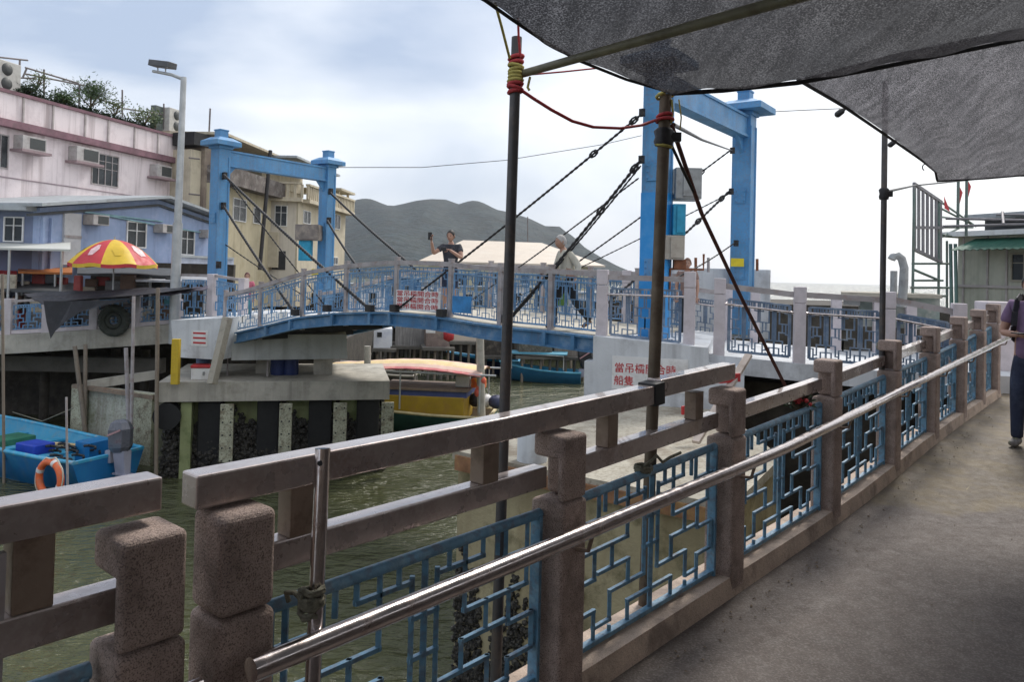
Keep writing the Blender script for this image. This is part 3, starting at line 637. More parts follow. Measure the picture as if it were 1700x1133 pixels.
# ---- suspension chains
FAR=Wall((NEAR.A.x-NEAR.n.x*BW,NEAR.A.y-NEAR.n.y*BW),(NEAR.B.x-NEAR.n.x*BW,NEAR.B.y-NEAR.n.y*BW))
def hang(p,q,r,label,link=()):
    d=(q-p); t_=thing('suspension_cable',label,'cable',q,'cables holding the drawbridge')
    mb=MB(); mb.tube([p+d*(i/10)-Vector((0,0,.05*math.sin(math.pi*i/10))) for i in range(11)],r*.8,6)
    n=max(6,int(d.length/.11)); ax=d.normalized(); 
    for i in range(n):      # wrapped links give the cable its beaded look
        c=p+d*((i+.5)/n)-Vector((0,0,.05*math.sin(math.pi*(i+.5)/n))); mb.tube([c-ax*.04,c-ax*.02,c+ax*.02,c+ax*.04],[r*.75,r*1.12,r*1.12,r*.75],6)
    mb.build('wire',cable,t_)
    for f in link:
        c=p+d*f-Vector((0,0,.05*math.sin(math.pi*f))); mb=MB(); mb.tube([c+ax*.09*math.cos(k*.785)+Vector((0,0,1)).cross(ax).cross(ax).normalized()*.045*math.sin(k*.785) for k in range(9)],.016,6); mb.build('shackle',cable,t_)
    return t_
N_=lambda x,y: near(x,y,.10)
FR=lambda x,y: FAR.hit(x,y,.0)
hang(at(1062,192,12.55),N_(655,517),.021,'long chain from the top of the right tower near leg to mid span',(.02,.16))
hang(at(1062,268,12.55),N_(842,533),.026,'thick doubled chain from half way up the right tower near leg',(.04,.28))
hang(at(1064,275,12.7),N_(838,541),.016,'thinner chain running just beside the thick doubled one')
hang(at(1060,296,12.8),FR(757,516),.014,'thin dark chain from the right tower near leg to the far girder by the man')
hang(at(1212,250,15.9),FR(838,520),.018,'chain from the top of the right tower far leg down to the left',(.12,))
hang(at(1210,318,15.9),at(990,520,14.4),.024,'chain with shackles from the middle of the right tower far leg',(.06,.25))
hang(at(1210,322,16.),FR(800,520),.013,'thin flat-angled wire from the right tower far leg')
hang(at(1222,402,15.9),at(1105,470,13.6),.014,'short thin wire near the foot of the right tower far leg')
hang(at(371,290,21.3),N_(614,514),.034,'long chain from the top of the left tower near leg to the deck')
hang(at(371,342,21.3),N_(490,521),.034,'chain from the lower lug of the left tower near leg')
hang(at(380,300,21.6),FR(543,512),.02,'thin chain crossing behind from the left tower near leg')
hang(at(374,406,21.5),FR(545,515),.018,'lowest thin wire from the left tower near leg')
hang(at(548,320,24.5),FR(690,447),.034,'upper chain leaving the left tower far leg across the hill')
hang(at(543,366,24.5),FR(598,450),.034,'lower steep chain leaving the left tower far leg')
for x,y in ((655,512),(733,520),(614,512),(490,519),(543,512),(842,530)): MB().box(N_(x,y),.17,.12,.14,SD).build('cable_anchor',cable,br)
# ================================================================ RIGHT ABUTMENT AND APPROACH
AB=Wall.px(985,12.1,1340,11.2)
def apx(x,y): return AB.uz(x,y)
ab=thing('abutment','whitewashed concrete abutment block under the right end of the bridge','abutment',AB.hit(1080,680))
pts=[apx(985,558),apx(1175,578),apx(1176,604),apx(1235,612),apx(1236,655),apx(1110,690),apx(968,690)]
ul,zl=apx(985,558); pts=[(apx(970,640)[0],apx(970,690)[1]),(apx(970,600)[0],apx(970,600)[1]),(ul,apx(985,600)[1]),(ul,zl),(apx(1175,578)[0],apx(1175,578)[1]),(apx(1176,604)[0],apx(1176,604)[1]),(apx(1236,612)[0],apx(1236,612)[1]),(apx(1236,612)[0],apx(970,690)[1])]
MB().wpoly(AB,pts,0,-3.6).build('block',concrete_w,ab)
tb=thing('warning_board','white panel with red Chinese characters on the abutment wall','sign',AB.hit(1080,620))
u0,z0,u1,z1=AB.rect(1016,594,1142,650)
MB().wbox(AB,u0,z0,u1,z1,.004,.012).build('panel',white,tb)
ch=abs(AB.uz(1060,602)[1]-AB.uz(1060,617)[1])
sxx=(apx(1124,612)[0]-apx(1021,608)[0])/(6*ch*1.15)
text_mesh('characters','當吊橋開合時',ch*1.15,AB,apx(1020,608)[0],apx(1030,617)[1],.014,redpaint,tb,sx=sxx)
text_mesh('characters','船隻',ch*1.15,AB,apx(1019,630)[0],apx(1030,638)[1],.014,redpaint,tb,sx=sxx)
# approach walkway beyond, running right
AP=Wall.px(1000,12.35,1640,10.9)
def ap_dz(x): return None
azs=[(1000,560),(1145,577),(1195,588),(1328,601),(1475,615),(1640,620)]
apz=[AP.uz(x,y) for x,y in azs]
def adz(u):
    if u<=apz[0][0]: return apz[0][1]
    for (a,za),(c,zc) in zip(apz,apz[1:]):
        if u<=c: return za+(zc-za)*(u-a)/(c-a)
    return apz[-1][1]
mb=MB(); n=14; ue=apz[-1][0]+3
for i in range(n):
    a=ue*i/n; c=ue*(i+1)/n; th=.28
    mb.hexa([AP.P(a,adz(a)-th,.1),AP.P(c,adz(c)-th,.1),AP.P(c,adz(c)-th,-3.4),AP.P(a,adz(a)-th,-3.4),AP.P(a,adz(a)-.02,.1),AP.P(c,adz(c)-.02,.1),AP.P(c,adz(c)-.02,-3.4),AP.P(a,adz(a)-.02,-3.4)])
struct(mb.build('approach_deck',concrete_w))
struct(MB().wbox(AP,AP.uz(1150,600)[0],WZ-1,ue,adz(2)-.45,-.5,-3).build('approach_shade_block',darkmass))  # dark block added to stand in for the shadow beneath the deck
apb=thing('approach_balustrade','pale granite balustrade in front of the right tower, along the approach deck','railing',AP.P(0,adz(0)))
apf=thing('approach_balustrade','far side balustrade of the approach, mostly hidden behind the pale one','railing',AP.P(0,adz(0),-3.2))
def approach_rail(par,xs,off,hs,m=granite_pale,rl=railgrey):
    ups=[(AP.uz(x,500)[0],h_) for x,h_ in xs]
    for (u,h_) in ups:
        zt=adz(u)+h_; mb=MB(); mb.wbox(AP,u-.085,adz(u)-.05,u+.085,zt-.25,off-.085,off+.085); mb.wbox(AP,u-.088,zt-.243,u+.088,zt,off-.088,off+.088); mb.build('post',m,par,bevel=.01)
    for (a,ha),(c,hc) in zip(ups,ups[1:]):
        if c-a<.9: continue
        za=adz(a)+ha; zc=adz(c)+hc; A=AP.P(a+.08,za-.12,off); C=AP.P(c-.08,zc-.12,off)
        mb=MB(); mb.bar(A,C,.10,.085); mb.build('beam',rl,par)
        mb=MB(); dd=Vector((0,0,-.27)); mb.tube([A+dd+Vector((AP.n.x,AP.n.y,0))*.05,C+dd+Vector((AP.n.x,AP.n.y,0))*.05],.02,8); mb.build('handrail',stainless,par)
        def P_(u,v,a=a,c=c,za=za,zc=zc):
            k=a+.14+(c-a-.28)*u; f=(k-a)/(c-a); zt=za+(zc-za)*f-.3; zb=adz(k)+.06; return AP.P(k,zt+(zb-zt)*v,off)
        f=MB(); f.bar(P_(0,0),P_(1,0),.03,.03); f.bar(P_(0,1),P_(1,1),.03,.04); f.bar(P_(0,0),P_(0,1),.04,.03,up=(0,1,0)); f.bar(P_(1,0),P_(1,1),.04,.03,up=(0,1,0))
        fo=f.build('panel_frame',latgrey,par); l=MB(); lattice(l,lambda u,v: P_(u*.5,v),1,1,.019); lattice(l,lambda u,v: P_(.5+u*.5,v),1,1,.019); l.build('lattice',latgrey,fo)
approach_rail(apb,[(1000,1.08),(1145,1.17),(1195,1.16),(1328,1.12),(1475,1.14),(1592,.98)],0,0)
approach_rail(apf,[(1000,1.1),(1060,1.0),(1210,1.0),(1268,1.02),(1360,1.0),(1440,1.0),(1530,.9),(1600,.9)],-3.2,0)
# tower plinth behind the right tower's far leg
a=at(1118,560,16.4); c=at(1280,448,16.4)
tag(MB().box(((a.x+c.x)/2,17.4,(a.z+c.z)/2),c.x-a.x,2.0,c.z-a.z).build('plinth',concrete_w,loc=Vector(((a.x+c.x)/2,17.4,a.z)),bevel=.02),'white concrete plinth at the foot of the right tower far leg','plinth')
for x,y0,y1 in ((1155,428,458),(1176,428,452),(1257,430,450)):
    q=at(x,y1,15.8); tag(MB().tube([q,at(x,y0,15.8)],.03,8).build('pipe_stub',rust if x!=1176 else railgrey,loc=q),{1155:'rusty red pipe stub beside the tan control box',1176:'grey pipe stub between the two legs of the right tower',1257:'thin pipe stub just right of the tower far leg'}[x],'pipe')
# ---- near landing platform below the abutment
PZ=EYE-1.96
poly=[atz(762,747,PZ),atz(872,771,PZ),Vector((1.95,6.78,PZ)),Vector((3.0,8.6,PZ)),Vector((3.2,12.2,PZ)),atz(1010,668,PZ),atz(960,702,PZ)]
ld=tag(MB().prism([(p.x,p.y) for p in poly],WZ-.8,PZ-.10).build('landing',concrete_y,loc=(1,9,WZ)),'low weedy concrete landing between the abutment and the near balustrade','landing')
cp=MB().prism([(p.x+.0,p.y) for p in [Vector(((q.x-1.8)*1.03+1.8,(q.y-9.5)*1.03+9.5,0)) for q in poly]],PZ-.098,PZ).build('coping',mat('landing_top',(.40,.37,.30),.9,var=.25,scale=1.5,stain=((.17,.13,.09),.75,1.8),speck=((.2,.16,.11),.5,22),bump=.4),ld)
A=poly[0];B=poly[1]
bb=MB(); bb.bar(A+Vector((0,-.05,-.12)),B+Vector((0,-.05,-.12)),.12,.16); bb.bar(B+Vector((0,-.05,-.12)),poly[2]+Vector((0,-.05,-.12)),.12,.13); bb.build('rusty_edge',mat('rusty_edge_beam',(.24,.12,.06),.85,var=.4,scale=6,stain=((.38,.24,.09),.7,5)),ld)
mu=MB(); random.seed(3)
for i in range(5200):
    f=random.random(); e=0 if random.random()<.42 else 1; p=poly[e].lerp(poly[e+1],f); X_=f+e*1.4
    top=1.25+.45*math.sin(X_*9)+.3*math.sin(X_*23); z=WZ+random.random()**1.25*max(.3,top+random.gauss(0,.15)); s=random.uniform(.015,.042)
    mu.lathe([(s*.4,-s*.7),(s,0),(s*.4,s*.7)],(p.x+random.uniform(-.02,.02),p.y-random.uniform(0,.03),z),5,smooth=False,axis=(random.uniform(-1,1),-1,random.uniform(-.6,1)))
stuff(mu.build('mussel_crust',mussel),'black mussel crust on the foot of the low landing','mussels')
c=atz(868,770,PZ)+Vector((.10,.14,0))
tag(MB().lathe([(.16,0),(.16,.29),(.14,.32)],c,20).build('bollard',concrete_w,loc=c),'short round whitewashed concrete bollard on the landing edge','bollard')
c=at(1195,700,9.2); c.z=PZ
sg=thing('no_entry_trestle','leaning pale timber with red boards resting on the landing by the abutment','trestle',c)
MB().bar(at(1243,590,9.6),at(1155,735,8.6),.09,.04).build('timber',mat('timber_pale',(.45,.38,.33),.8,var=.25,scale=5,stain=((.2,.15,.12),.5,7)),sg)
for x,y in ((1216,628),(1154,680)): MB().bar(at(x-22,y+2,9.2),at(x+12,y-1,9.3),.03,.10).build('red_board',redpaint,sg)
# ================================================================ THE LEFT PIER
PR=Wall.px(262,17.95,647,19.1)
zP=EYE-2.72
up=lambda x: PR.uz(x,640)[0]
pier=thing('pier','mossy concrete bridge pier with yellowish fender plates in the green water','pier',PR.P(up(450),WZ-.5))
mb=MB(); mb.wbox(PR,up(262),zP-.46,up(647),zP,0,-3.6); mb.build('platform',concrete,pier)
mb=MB(); mb.wbox(PR,up(270),WZ-.8,up(640),zP-.47,-.55,-3.4); mb.build('foot_wall',concrete_g,pier)
FW=Wall.px(123,20.6,258,19.4); uf=lambda x: FW.uz(x,650)[0]
mb=MB(); mb.wpoly(FW,[(uf(123),WZ-.5),(uf(257),WZ-.5),(uf(257),EYE-3.27),(uf(123),EYE-3.27)],-.05,-.35); mb.build('flank_wall',mat('flank_paint',(.46,.47,.40),.85,var=.2,scale=1.6,stain=((.20,.22,.12),.8,1.8),streak=((.17,.12,.08),.6,5),speck=((.12,.08,.06),.3,18),bump=.3),pier)
def ustrip(W,f,x0,x1,zt,zb,o0,o1,nm,m,bev=.0):
    return MB().wbox(W,f(x0),zb,f(x1),zt,o0,o1).build(nm,m,pier,bevel=bev)
for x0,x1 in ((124,146),(227,258)): ustrip(FW,uf,x0,x1,EYE-3.22,WZ-.2,0,.10,'fender_plate',plate,.01)
ustrip(FW,uf,214,226,EYE-3.35,WZ,0,.05,'rubber_strip',rubber_and_shade)
for x0,x1 in ((369,391),(466,487),(555,577),(634,654)):
    fp_=ustrip(PR,up,x0,x1,zP-.50,WZ+.42,.12,.20,'fender_plate',plate,.01)
    hb_=MB(); ua_,ub_=up(x0),up(x1)
    for k in range(5):
        for f in (.2,.8): hb_.lathe([(.022,0),(.022,.012)],PR.P(ua_+(ub_-ua_)*f,zP-.62-k*.30,.20),6,axis=(PR.n.x,PR.n.y,0))
    hb_.build('bolts',black,fp_)
for x0,x1,zt in ((326,366,.52),(426,463,.50),(513,552,.52),(594,632,.50)):
    ustrip(PR,up,x0,x1,zP-zt,WZ+.25,-.5,-.28,'fender_and_recess_shade',rubber_and_shade,.03)  # black blocks standing in for the shaded recesses beside the plates
c=PR.P(up(278),zP-.80,-.25); mb=MB(); mb.lathe([(.31,0),(.31,.25)],c,22,axis=(PR.n.x,PR.n.y,0)); mb.build('fender_and_recess_shade',rubber_and_shade,pier)
MB().wbox(PR,up(268),WZ-.6,up(642),WZ+1.15,-.50,-.549).build('tide_band',mussel,pier)
mb=MB(); mb.wbox(PR,up(300),WZ-.2,up(318),zP-.5,-.4,-.1); mb.build('stained_pile',concrete_g,pier)
random.seed(5); mu=MB()
for i in range(3600):
    u=random.uniform(up(266),up(640)); z=WZ+abs(random.gauss(0,.75)); 
    if z>WZ+1.5+.25*math.sin(u*5): continue
    s=random.uniform(.03,.085); p=PR.P(u,z,-.5+random.uniform(0,.35)*(1-(z-WZ)/1.6)); mu.lathe([(s*.3,-s*.6),(s,0),(s*.3,s*.6)],p,5,smooth=False,axis=(random.uniform(-1,1),-1,random.uniform(-.6,1)))
stuff(mu.build('mussel_crust',mussel),'black mussels and weed crusting the foot of the pier','mussels')
# whitewashed beams carrying the left end of the bridge
cb=thing('abutment','whitewashed concrete bearing beams under the left end of the bridge','abutment',PR.P(up(430),zP))
S1=Wall.px(283,18.7,372,18.5); S2=Wall.px(372,18.9,577,19.6)
def wp(W,pts): return [W.uz(x,y) for x,y in pts]
MB().wpoly(S1,wp(S1,[(284,532),(376,528),(366,598),(300,594),(286,560)]),0,-3.4).build('end_block',concrete_w,cb)
MB().wpoly(S2,wp(S2,[(384,556),(575,556),(577,596),(384,599)]),-.02,-3.).build('ring_beam',mat('concrete_pale',(.55,.57,.56),.85,var=.15,scale=1.2,stain=((.28,.29,.28),.5,1.2),streak=((.2,.19,.17),.5,4)),cb)
for x0,x1 in ((520,552),(330,352),(420,446)):
    y0=598; a=S2.rect(x0,640,x1,598); MB().wbox(S2,a[0],zP,a[2],max(a[1],a[3])+.05,-.5-.3*(x0!=520),-1.1).build('column',concrete,cb)
MB().wpx(S1,318,575,345,549,.002,.012).build('notice',white,cb)
for y in (552,560,568):
    u0,z0,u1,z1=S1.rect(321,y+3,342,y); MB().wbox(S1,u0,z0,u1,z1,.0125,.016).build('red_lettering',redpaint,cb)
a=at(363,530,18.2); b_=at(352,633,17.9)
# leaning post, yellow post
tag(MB().bar((b_.x,b_.y,zP),at(378,528,18.3),.17,.17).build('leaning_post',mat('timber_grey',(.36,.33,.27),.8,var=.25,scale=5,stain=((.15,.12,.09),.5,5)),loc=Vector((b_.x,b_.y,zP))),'thick leaning pale timber post between the box and the white bearing beam','post')
q=at(291,628,17.85); q.z=zP-.02
tag(MB().box((q.x,q.y,(q.z+at(291,563,17.85).z)/2),.17,.13,at(291,563,17.85).z-q.z).build('yellow_post',mat('yellow_paint',(.55,.38,.02),.6,var=.2,scale=6,stain=((.3,.2,.03),.5,6)),loc=q,bevel=.01),'short yellow post on the pier corner','post')
q=PR.P(up(333),zP,-.55); cool=thing('cool_box','white cool box with a red lid on the pier','box',q)
MB().box(q+Vector((0,0,.14)),.56,.4,.28,PR.d).build('tub',white,cool,bevel=.02); MB().box(q+Vector((0,0,.315)),.60,.43,.07,PR.d).build('lid',redpaint,cool,bevel=.02)
MB().box(q+Vector((.05,-.2,.15)),.05,.02,.09,PR.d).build('latch',galv,cool)
q=PR.P(up(322),zP,-1.15); tag(MB().lathe([(.12,0),(.16,.26),(.17,.5)],q,14).build('bucket',mat('bucket_blue',(.10,.14,.25),.5,var=.2),loc=q),'dark blue tub standing behind the white cool box','bucket')
for k,(x,Z,o) in enumerate(((455,19,-1.3),(476,19,-1.3),(402,18.9,-1.0))):
    q=PR.P(up(x),zP,o)
    if k<2: tag(MB().lathe([(.2,0),(.21,.1),(.2,.3),(.21,.4),(.19,.55)],q,14).build('drum',mat('drum_blue',(.015,.03,.12),.5,var=.2),loc=q),('dark blue drum under the ring beam, left of a pair','dark blue drum under the ring beam, right of a pair')[k],'drum')
    else: tag(MB().tube([q+Vector((-.5,0,0)),q+Vector((-.5,0,.5)),q+Vector((.5,0,.5)),q+Vector((.5,0,0))],.025,6).build('tubular_stand',railgrey,loc=q),'grey tubular stand under the ring beam','stand')
MB().bar(at(142,640,20.4),at(262,622,20.9),.25,.22).build('edge_timber',MATS['concrete'],pier)
MB().bar(at(124,641,20.5),at(258,660,19.3),.16,.10).build('edge_timber',mat('timber_rusty',(.25,.19,.14),.8,var=.35,scale=5,stain=((.12,.06,.03),.6,5)),pier)
# mooring poles standing in the water
def wpole(x0,y0,x1,y1,Y,r,m,label):
    a=at(x0,y0,Y); b_=at(x1,y1,Y); d=a-b_; b2=b_+d*((WZ-.4-b_.z)/d.z) if b_.z>WZ-.4 else b_
    tag(MB().tube([b2,a],[r*1.1,r],8).build('mooring_pole',m,loc=b2),label,'pole')
bamb=mat('bamboo_grey',(.22,.18,.14),.7,var=.25,scale=7,stain=((.12,.09,.07),.5,7))
wpole(222,492,219,655,18.9,.04,MATS['rail_mauve_grey'],'grey pole rising past the rail left of the white bearing block')
wpole(262,478,260,690,17.8,.045,bamb,'rusty brown pole at the corner of the pier')
wpole(124,575,142,720,20.0,.055,bamb,'slanting bamboo pole left of the pier flank')
wpole(142,572,140,720,20.1,.05,bamb,'upright bamboo pole left of the pier flank')
wpole(209,578,212,660,19.1,.05,MATS['rail_mauve_grey'],'short grey pole standing behind the pier flank')
wpole(4,455,6,720,17.5,.03,bamb,'thin pole at the far left edge behind the blue boat')
wpole(797,560,799,690,24,.12,concrete,'concrete mooring post right of the yellow boat')
wpole(110,660,111,730,15.6,.022,MATS['rail_mauve_grey'],'slim upright pole beside the blue boat')
wpole(610,575,610,640,23.5,.10,concrete,'pale square post left of the striped boat canopy')
# ================================================================ LEFT BANK
LB=Wall.px(-60,21.2,286,21.4); ul_=lambda x: LB.uz(x,520)[0]
lk=[(-60,561),(0,557),(75,553),(150,548),(222,544),(286,538)]
lku=[LB.uz(x,y) for x,y in lk]
def lz(u):
    if u<=lku[0][0]: return lku[0][1]
    for (a,za),(c,zc) in zip(lku,lku[1:]):
        if u<=c: return za+(zc-za)*(u-a)/(c-a)
    return lku[-1][1]
mb=MB(); n=12; e0,e1_=ul_(-60)-6,ul_(300)
for i in range(n):
    a=e0+(e1_-e0)*i/n; c=e0+(e1_-e0)*(i+1)/n; 
    mb.hexa([LB.P(a,lz(a)-.52,0),LB.P(c,lz(c)-.52,0),LB.P(c,lz(c)-.52,-9),LB.P(a,lz(a)-.52,-9),LB.P(a,lz(a),0),LB.P(c,lz(c),0),LB.P(c,lz(c),-9),LB.P(a,lz(a),-9)])
struct(mb.build('left_promenade',concrete))
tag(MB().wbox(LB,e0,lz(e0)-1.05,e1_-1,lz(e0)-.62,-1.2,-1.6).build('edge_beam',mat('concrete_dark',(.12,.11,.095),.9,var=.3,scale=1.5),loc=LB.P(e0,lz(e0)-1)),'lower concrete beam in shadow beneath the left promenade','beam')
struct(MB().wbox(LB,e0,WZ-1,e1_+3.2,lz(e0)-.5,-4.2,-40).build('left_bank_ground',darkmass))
for i,x in enumerate((-10,60,120,176,236)):
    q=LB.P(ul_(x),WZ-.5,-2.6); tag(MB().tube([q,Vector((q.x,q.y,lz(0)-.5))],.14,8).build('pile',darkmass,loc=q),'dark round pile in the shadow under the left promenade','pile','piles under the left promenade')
lr=thing('promenade_balustrade','pinkish post and blue lattice balustrade along the left promenade','railing',LB.P(0,lz(0)))
lxs=[-50,8,73,152,222,286]
for x in lxs:
    u=ul_(x); MB().wbox(LB,u-.11,lz(u)-.02,u+.11,lz(u)+1.0,-.30,-.08).build('post',granite_pale,lr,bevel=.01)
for a_,c_ in zip(lxs,lxs[1:]):
    a,c=ul_(a_)+.1,ul_(c_)-.1
    MB().bar(LB.P(a,lz(a)+.92,-.2),LB.P(c,lz(c)+.92,-.2),.09,.07).build('top_rail',railgrey,lr)
    MB().bar(LB.P(a,lz(a)+.06,-.2),LB.P(c,lz(c)+.06,-.2),.16,.10).build('bottom_rail',granite_pale,lr)
    def P_(u,v,a=a,c=c):
        k=a+(c-a)*u; return LB.P(k,lz(k)+.80-.66*v,-.2)
    f=MB(); f.bar(P_(0,0),P_(1,0),.03,.03); f.bar(P_(0,1),P_(1,1),.03,.03); fo=f.build('panel_frame',latblue,lr); l=MB(); lattice(l,P_,1,1,.028); l.build('lattice',latblue,fo)
# link from promenade to the bridge
lr2=thing('landing_balustrade','short white post and lattice balustrade at the left end of the bridge','railing',near(350,525,.2))
LK=Wall.px(286,21.2,430,20.2)
ps=[(294,560,497),(352,525,455),(404,528,462)]
for x,yb,yt in ps: MB().wpx(LK,x-5,yb,x+5,yt,-.1,.1).build('post',granite_pale,lr2,bevel=.01)
for (x0,b0,t0),(x1,b1,t1) in zip(ps,ps[1:]):
    (ua,za),(uc,zc)=LK.uz(x0+5,t0+8),LK.uz(x1-5,t1+8); zb=LK.uz(x0,545)[1]; zb2=LK.uz(x1,530)[1]
    if x0==294: za=zc
    MB().bar(LK.P(ua,za+.08),LK.P(uc,zc+.08),.08,.07).build('top_rail',railgrey,lr2)
    def P_(u,v,ua=ua,uc=uc,za=za,zc=zc,zb=zb2):
        k=ua+.05+(uc-ua-.1)*u; zt=za+(zc-za)*u-.05; return LK.P(k,zt+(zb-zt)*v)
    f=MB(); f.bar(P_(0,0),P_(1,0),.03,.03); f.bar(P_(0,1),P_(1,1),.03,.03); fo=f.build('panel_frame',latblue,lr2); l=MB(); lattice(l,P_,1,1,.028); l.build('lattice',latblue,fo)
struct(MB().wbox(LK,LK.uz(286,530)[0],LK.uz(350,528)[1]-.45,LK.uz(405,530)[0],LK.uz(350,528)[1],-.15,-5).build('bridge_landing',concrete_w))
# round tyre and tarps
q=LB.P(ul_(193),LB.uz(193,532)[1],.12); ty=MB()
for R_,r_ in ((.36,.09),(.30,.07),(.18,.06)):
    for i in range(20):
        th=2*math.pi*i/20; th2=2*math.pi*(i+1)/20
        ty.tube([q+Vector((R_*math.cos(th),0,R_*math.sin(th))),q+Vector((R_*math.cos(th2),0,R_*math.sin(th2)))],r_,8,cap=False)
tag(ty.build('tyre',mat('tyre_green',(.05,.055,.045),.8,var=.4,scale=10),loc=q),'dark round coil of tyres hanging on the promenade rail','tyre')
tarpm=mat('tarpaulin',(.022,.022,.028),.5,var=.3,scale=4,stain=((.05,.05,.06),.5,5))
def quadcloth(name,label,cs,m,cat='tarpaulin',sg=.12,n=10):
    A,B,C,D=[Vector(c) for c in cs]
    def fn(u,v): p=A.lerp(B,u).lerp(D.lerp(C,u),v); return p+Vector((0,0,-sg*math.sin(math.pi*u)*math.sin(math.pi*v)+.02*math.sin(u*19+v*7)))
    o=MB().grid(fn,n,n,thick=.015).build(name,m,loc=A); return tag(o,label,cat)
tp=quadcloth('tarpaulin','dark tarpaulin spread over the promenade rail, one corner hanging',[at(38,488,20.6),at(72,505,20.0),at(335,478,20.2),at(240,478,21.6)],tarpm)
_hp=[(72,500),(120,500),(180,499),(225,496),(170,508),(132,519),(108,535),(92,550),(84,563),(77,535)]
hang_=MB().add([at(x,y,19.98+.04*(i%2)) for i,(x,y) in enumerate(_hp)]+[at(x,y,19.94+.04*(i%2)) for i,(x,y) in enumerate(_hp)],[tuple(range(10)),tuple(range(10,20))[::-1]]+[(i,(i+1)%10,10+(i+1)%10,10+i) for i in range(10)]); hang_.build('hanging_corner',tarpm,tp); 
quadcloth('tarpaulin','thin purple-grey cloth strip stretched towards the white post',[at(262,488,20.4),at(345,474,20.5),at(345,480,20.3),at(262,492,20.2)],mat('cloth_purple',(.16,.14,.17),.7,var=.3,scale=5),sg=.03)
# ---- stalls
alu=mat('aluminium',(.45,.46,.46),.5,.4,var=.15,scale=4)
def awning(name,label,x0,x1,y0,y1,Ya,Yb,m,posts,fall=None,cat='awning'):
    o=thing(name,label,cat,at((x0+x1)/2,y1,Ya)); a=[at(x0,y1,Ya),at(x1,y1,Ya),at(x1,y0,Yb),at(x0,y0,Yb)]
    a[1].z=a[0].z=(a[0].z+a[1].z)/2; a[2].z=a[3].z=max(a[2].z,a[0].z+.12)
    MB().slab(a,.06).build('roof_sheet',m,o)
    for x in posts:
        p=at(x,y1,Ya+.05); MB().tube([(p.x,p.y,lz(0)+.05),(p.x,p.y,a[0].z-.03)],.035,6).build('post',alu,o)
    return o
awning('stall_awning','flat white stall awning at the left edge beside the umbrella',-60,117,402,412,21.9,24.5,mat('awning_white',(.52,.53,.50),.6,var=.12,scale=2,stain=((.38,.38,.34),.5,2)),(16,103))
awning('stall_awning','dark grey flat stall roof under the red and yellow umbrella',128,300,446,456,22.6,25.2,mat('roof_dark',(.06,.065,.07),.6,var=.3,scale=2),(135,250))
awning('stall_awning','low pale grey corrugated stall roof beside the lamp post',225,352,458,466,21.9,25.,mat('roof_pale',(.33,.34,.36),.6,var=.25,scale=3,stain=((.16,.16,.17),.6,4)),(300,340))
awning('stall_awning','orange brown stall roof left of the umbrella',30,120,440,452,22.8,25.5,mat('roof_orange',(.42,.14,.03),.6,var=.3,scale=3),(38,92))
awning('stall_awning','red stall roof at the far left edge',-40,28,444,458,22.4,24.5,mat('roof_red',(.45,.03,.03),.6,var=.25,scale=4),(2,))
awning('stall_awning','very dark low stall roof at the left edge under the white awning',-60,128,470,482,22.0,23.6,MATS['roof_dark'],(28,112))
random.seed(11)
cols=[('crate_brown',(.12,.07,.045)),('crate_grey',(.16,.16,.16)),('crate_teal',(.04,.16,.19)),('crate_cream',(.42,.38,.30)),('crate_red',(.30,.05,.045)),('crate_dark',(.03,.03,.035))]
for _n,_c in cols: mat(_n,_c,.7,var=.3,scale=5,stain=((.05,.04,.04),.5,8))
ORD='leftmost second third fourth fifth sixth seventh eighth ninth tenth eleventh twelfth thirteenth fourteenth fifteenth sixteenth seventeenth eighteenth nineteenth twentieth twenty-first twenty-second twenty-third twenty-fourth twenty-fifth twenty-sixth'.split()
desc=['brown','grey','teal','cream','dull red','nearly black']
for i in range(26):
    x=-20+i*12.6+random.uniform(-3,3); Z=random.uniform(22.3,24.2); k=i%6; p=at(x,500,Z); z0=lz(0)+.02; w_=random.uniform(.3,.6); h_=random.uniform(.7,1.6)
    where='left of the umbrella' if x<118 else ('below the umbrella' if x<258 else 'near the street lamp foot')
    o=thing('stall_goods','%s stacked goods %s, %s stack from the left'%(desc[k],where,ORD[i]),'goods',(p.x,p.y,z0),'stacks of goods at the stalls')
    MB().box((p.x,p.y,z0+h_*.3),w_*1.1,w_,h_*.6,(1,random.uniform(-.3,.3))).build('crate',MATS[cols[k][0]],o,bevel=.02)
    MB().box((p.x+.03,p.y,z0+h_*.8),w_*.8,w_*.8,h_*.38,(1,random.uniform(-.5,.5))).build('crate',MATS[cols[(k+2)%6][0]],o,bevel=.03)
for i in range(14):
    x=-5+i*22+random.uniform(-6,6); Z=random.uniform(22.2,23.4); q=at(x,random.uniform(462,478),Z); k=random.choice([0,1,3,4,5,5])
    o=MB().box(q,random.uniform(.25,.55),.12,random.uniform(.2,.5),(1,random.uniform(-.4,.4))).build('hanging_goods',MATS[cols[k][0]],loc=q,bevel=.03)
    tag(o,'%s bundle hung at the stall front, %s hanging bundle from the left'%(desc[k],ORD[i]),'goods','bundles hung at the stalls')
dk_=MB().wbox(LB,ul_(-60),lz(0),ul_(300),lz(0)+2.2,-4.4,-4.6).build('stall_screen',darkmass,loc=LB.P(ul_(100),lz(0),-4.5)); tag(dk_,'dark board screen at the back of the market stalls','screen')
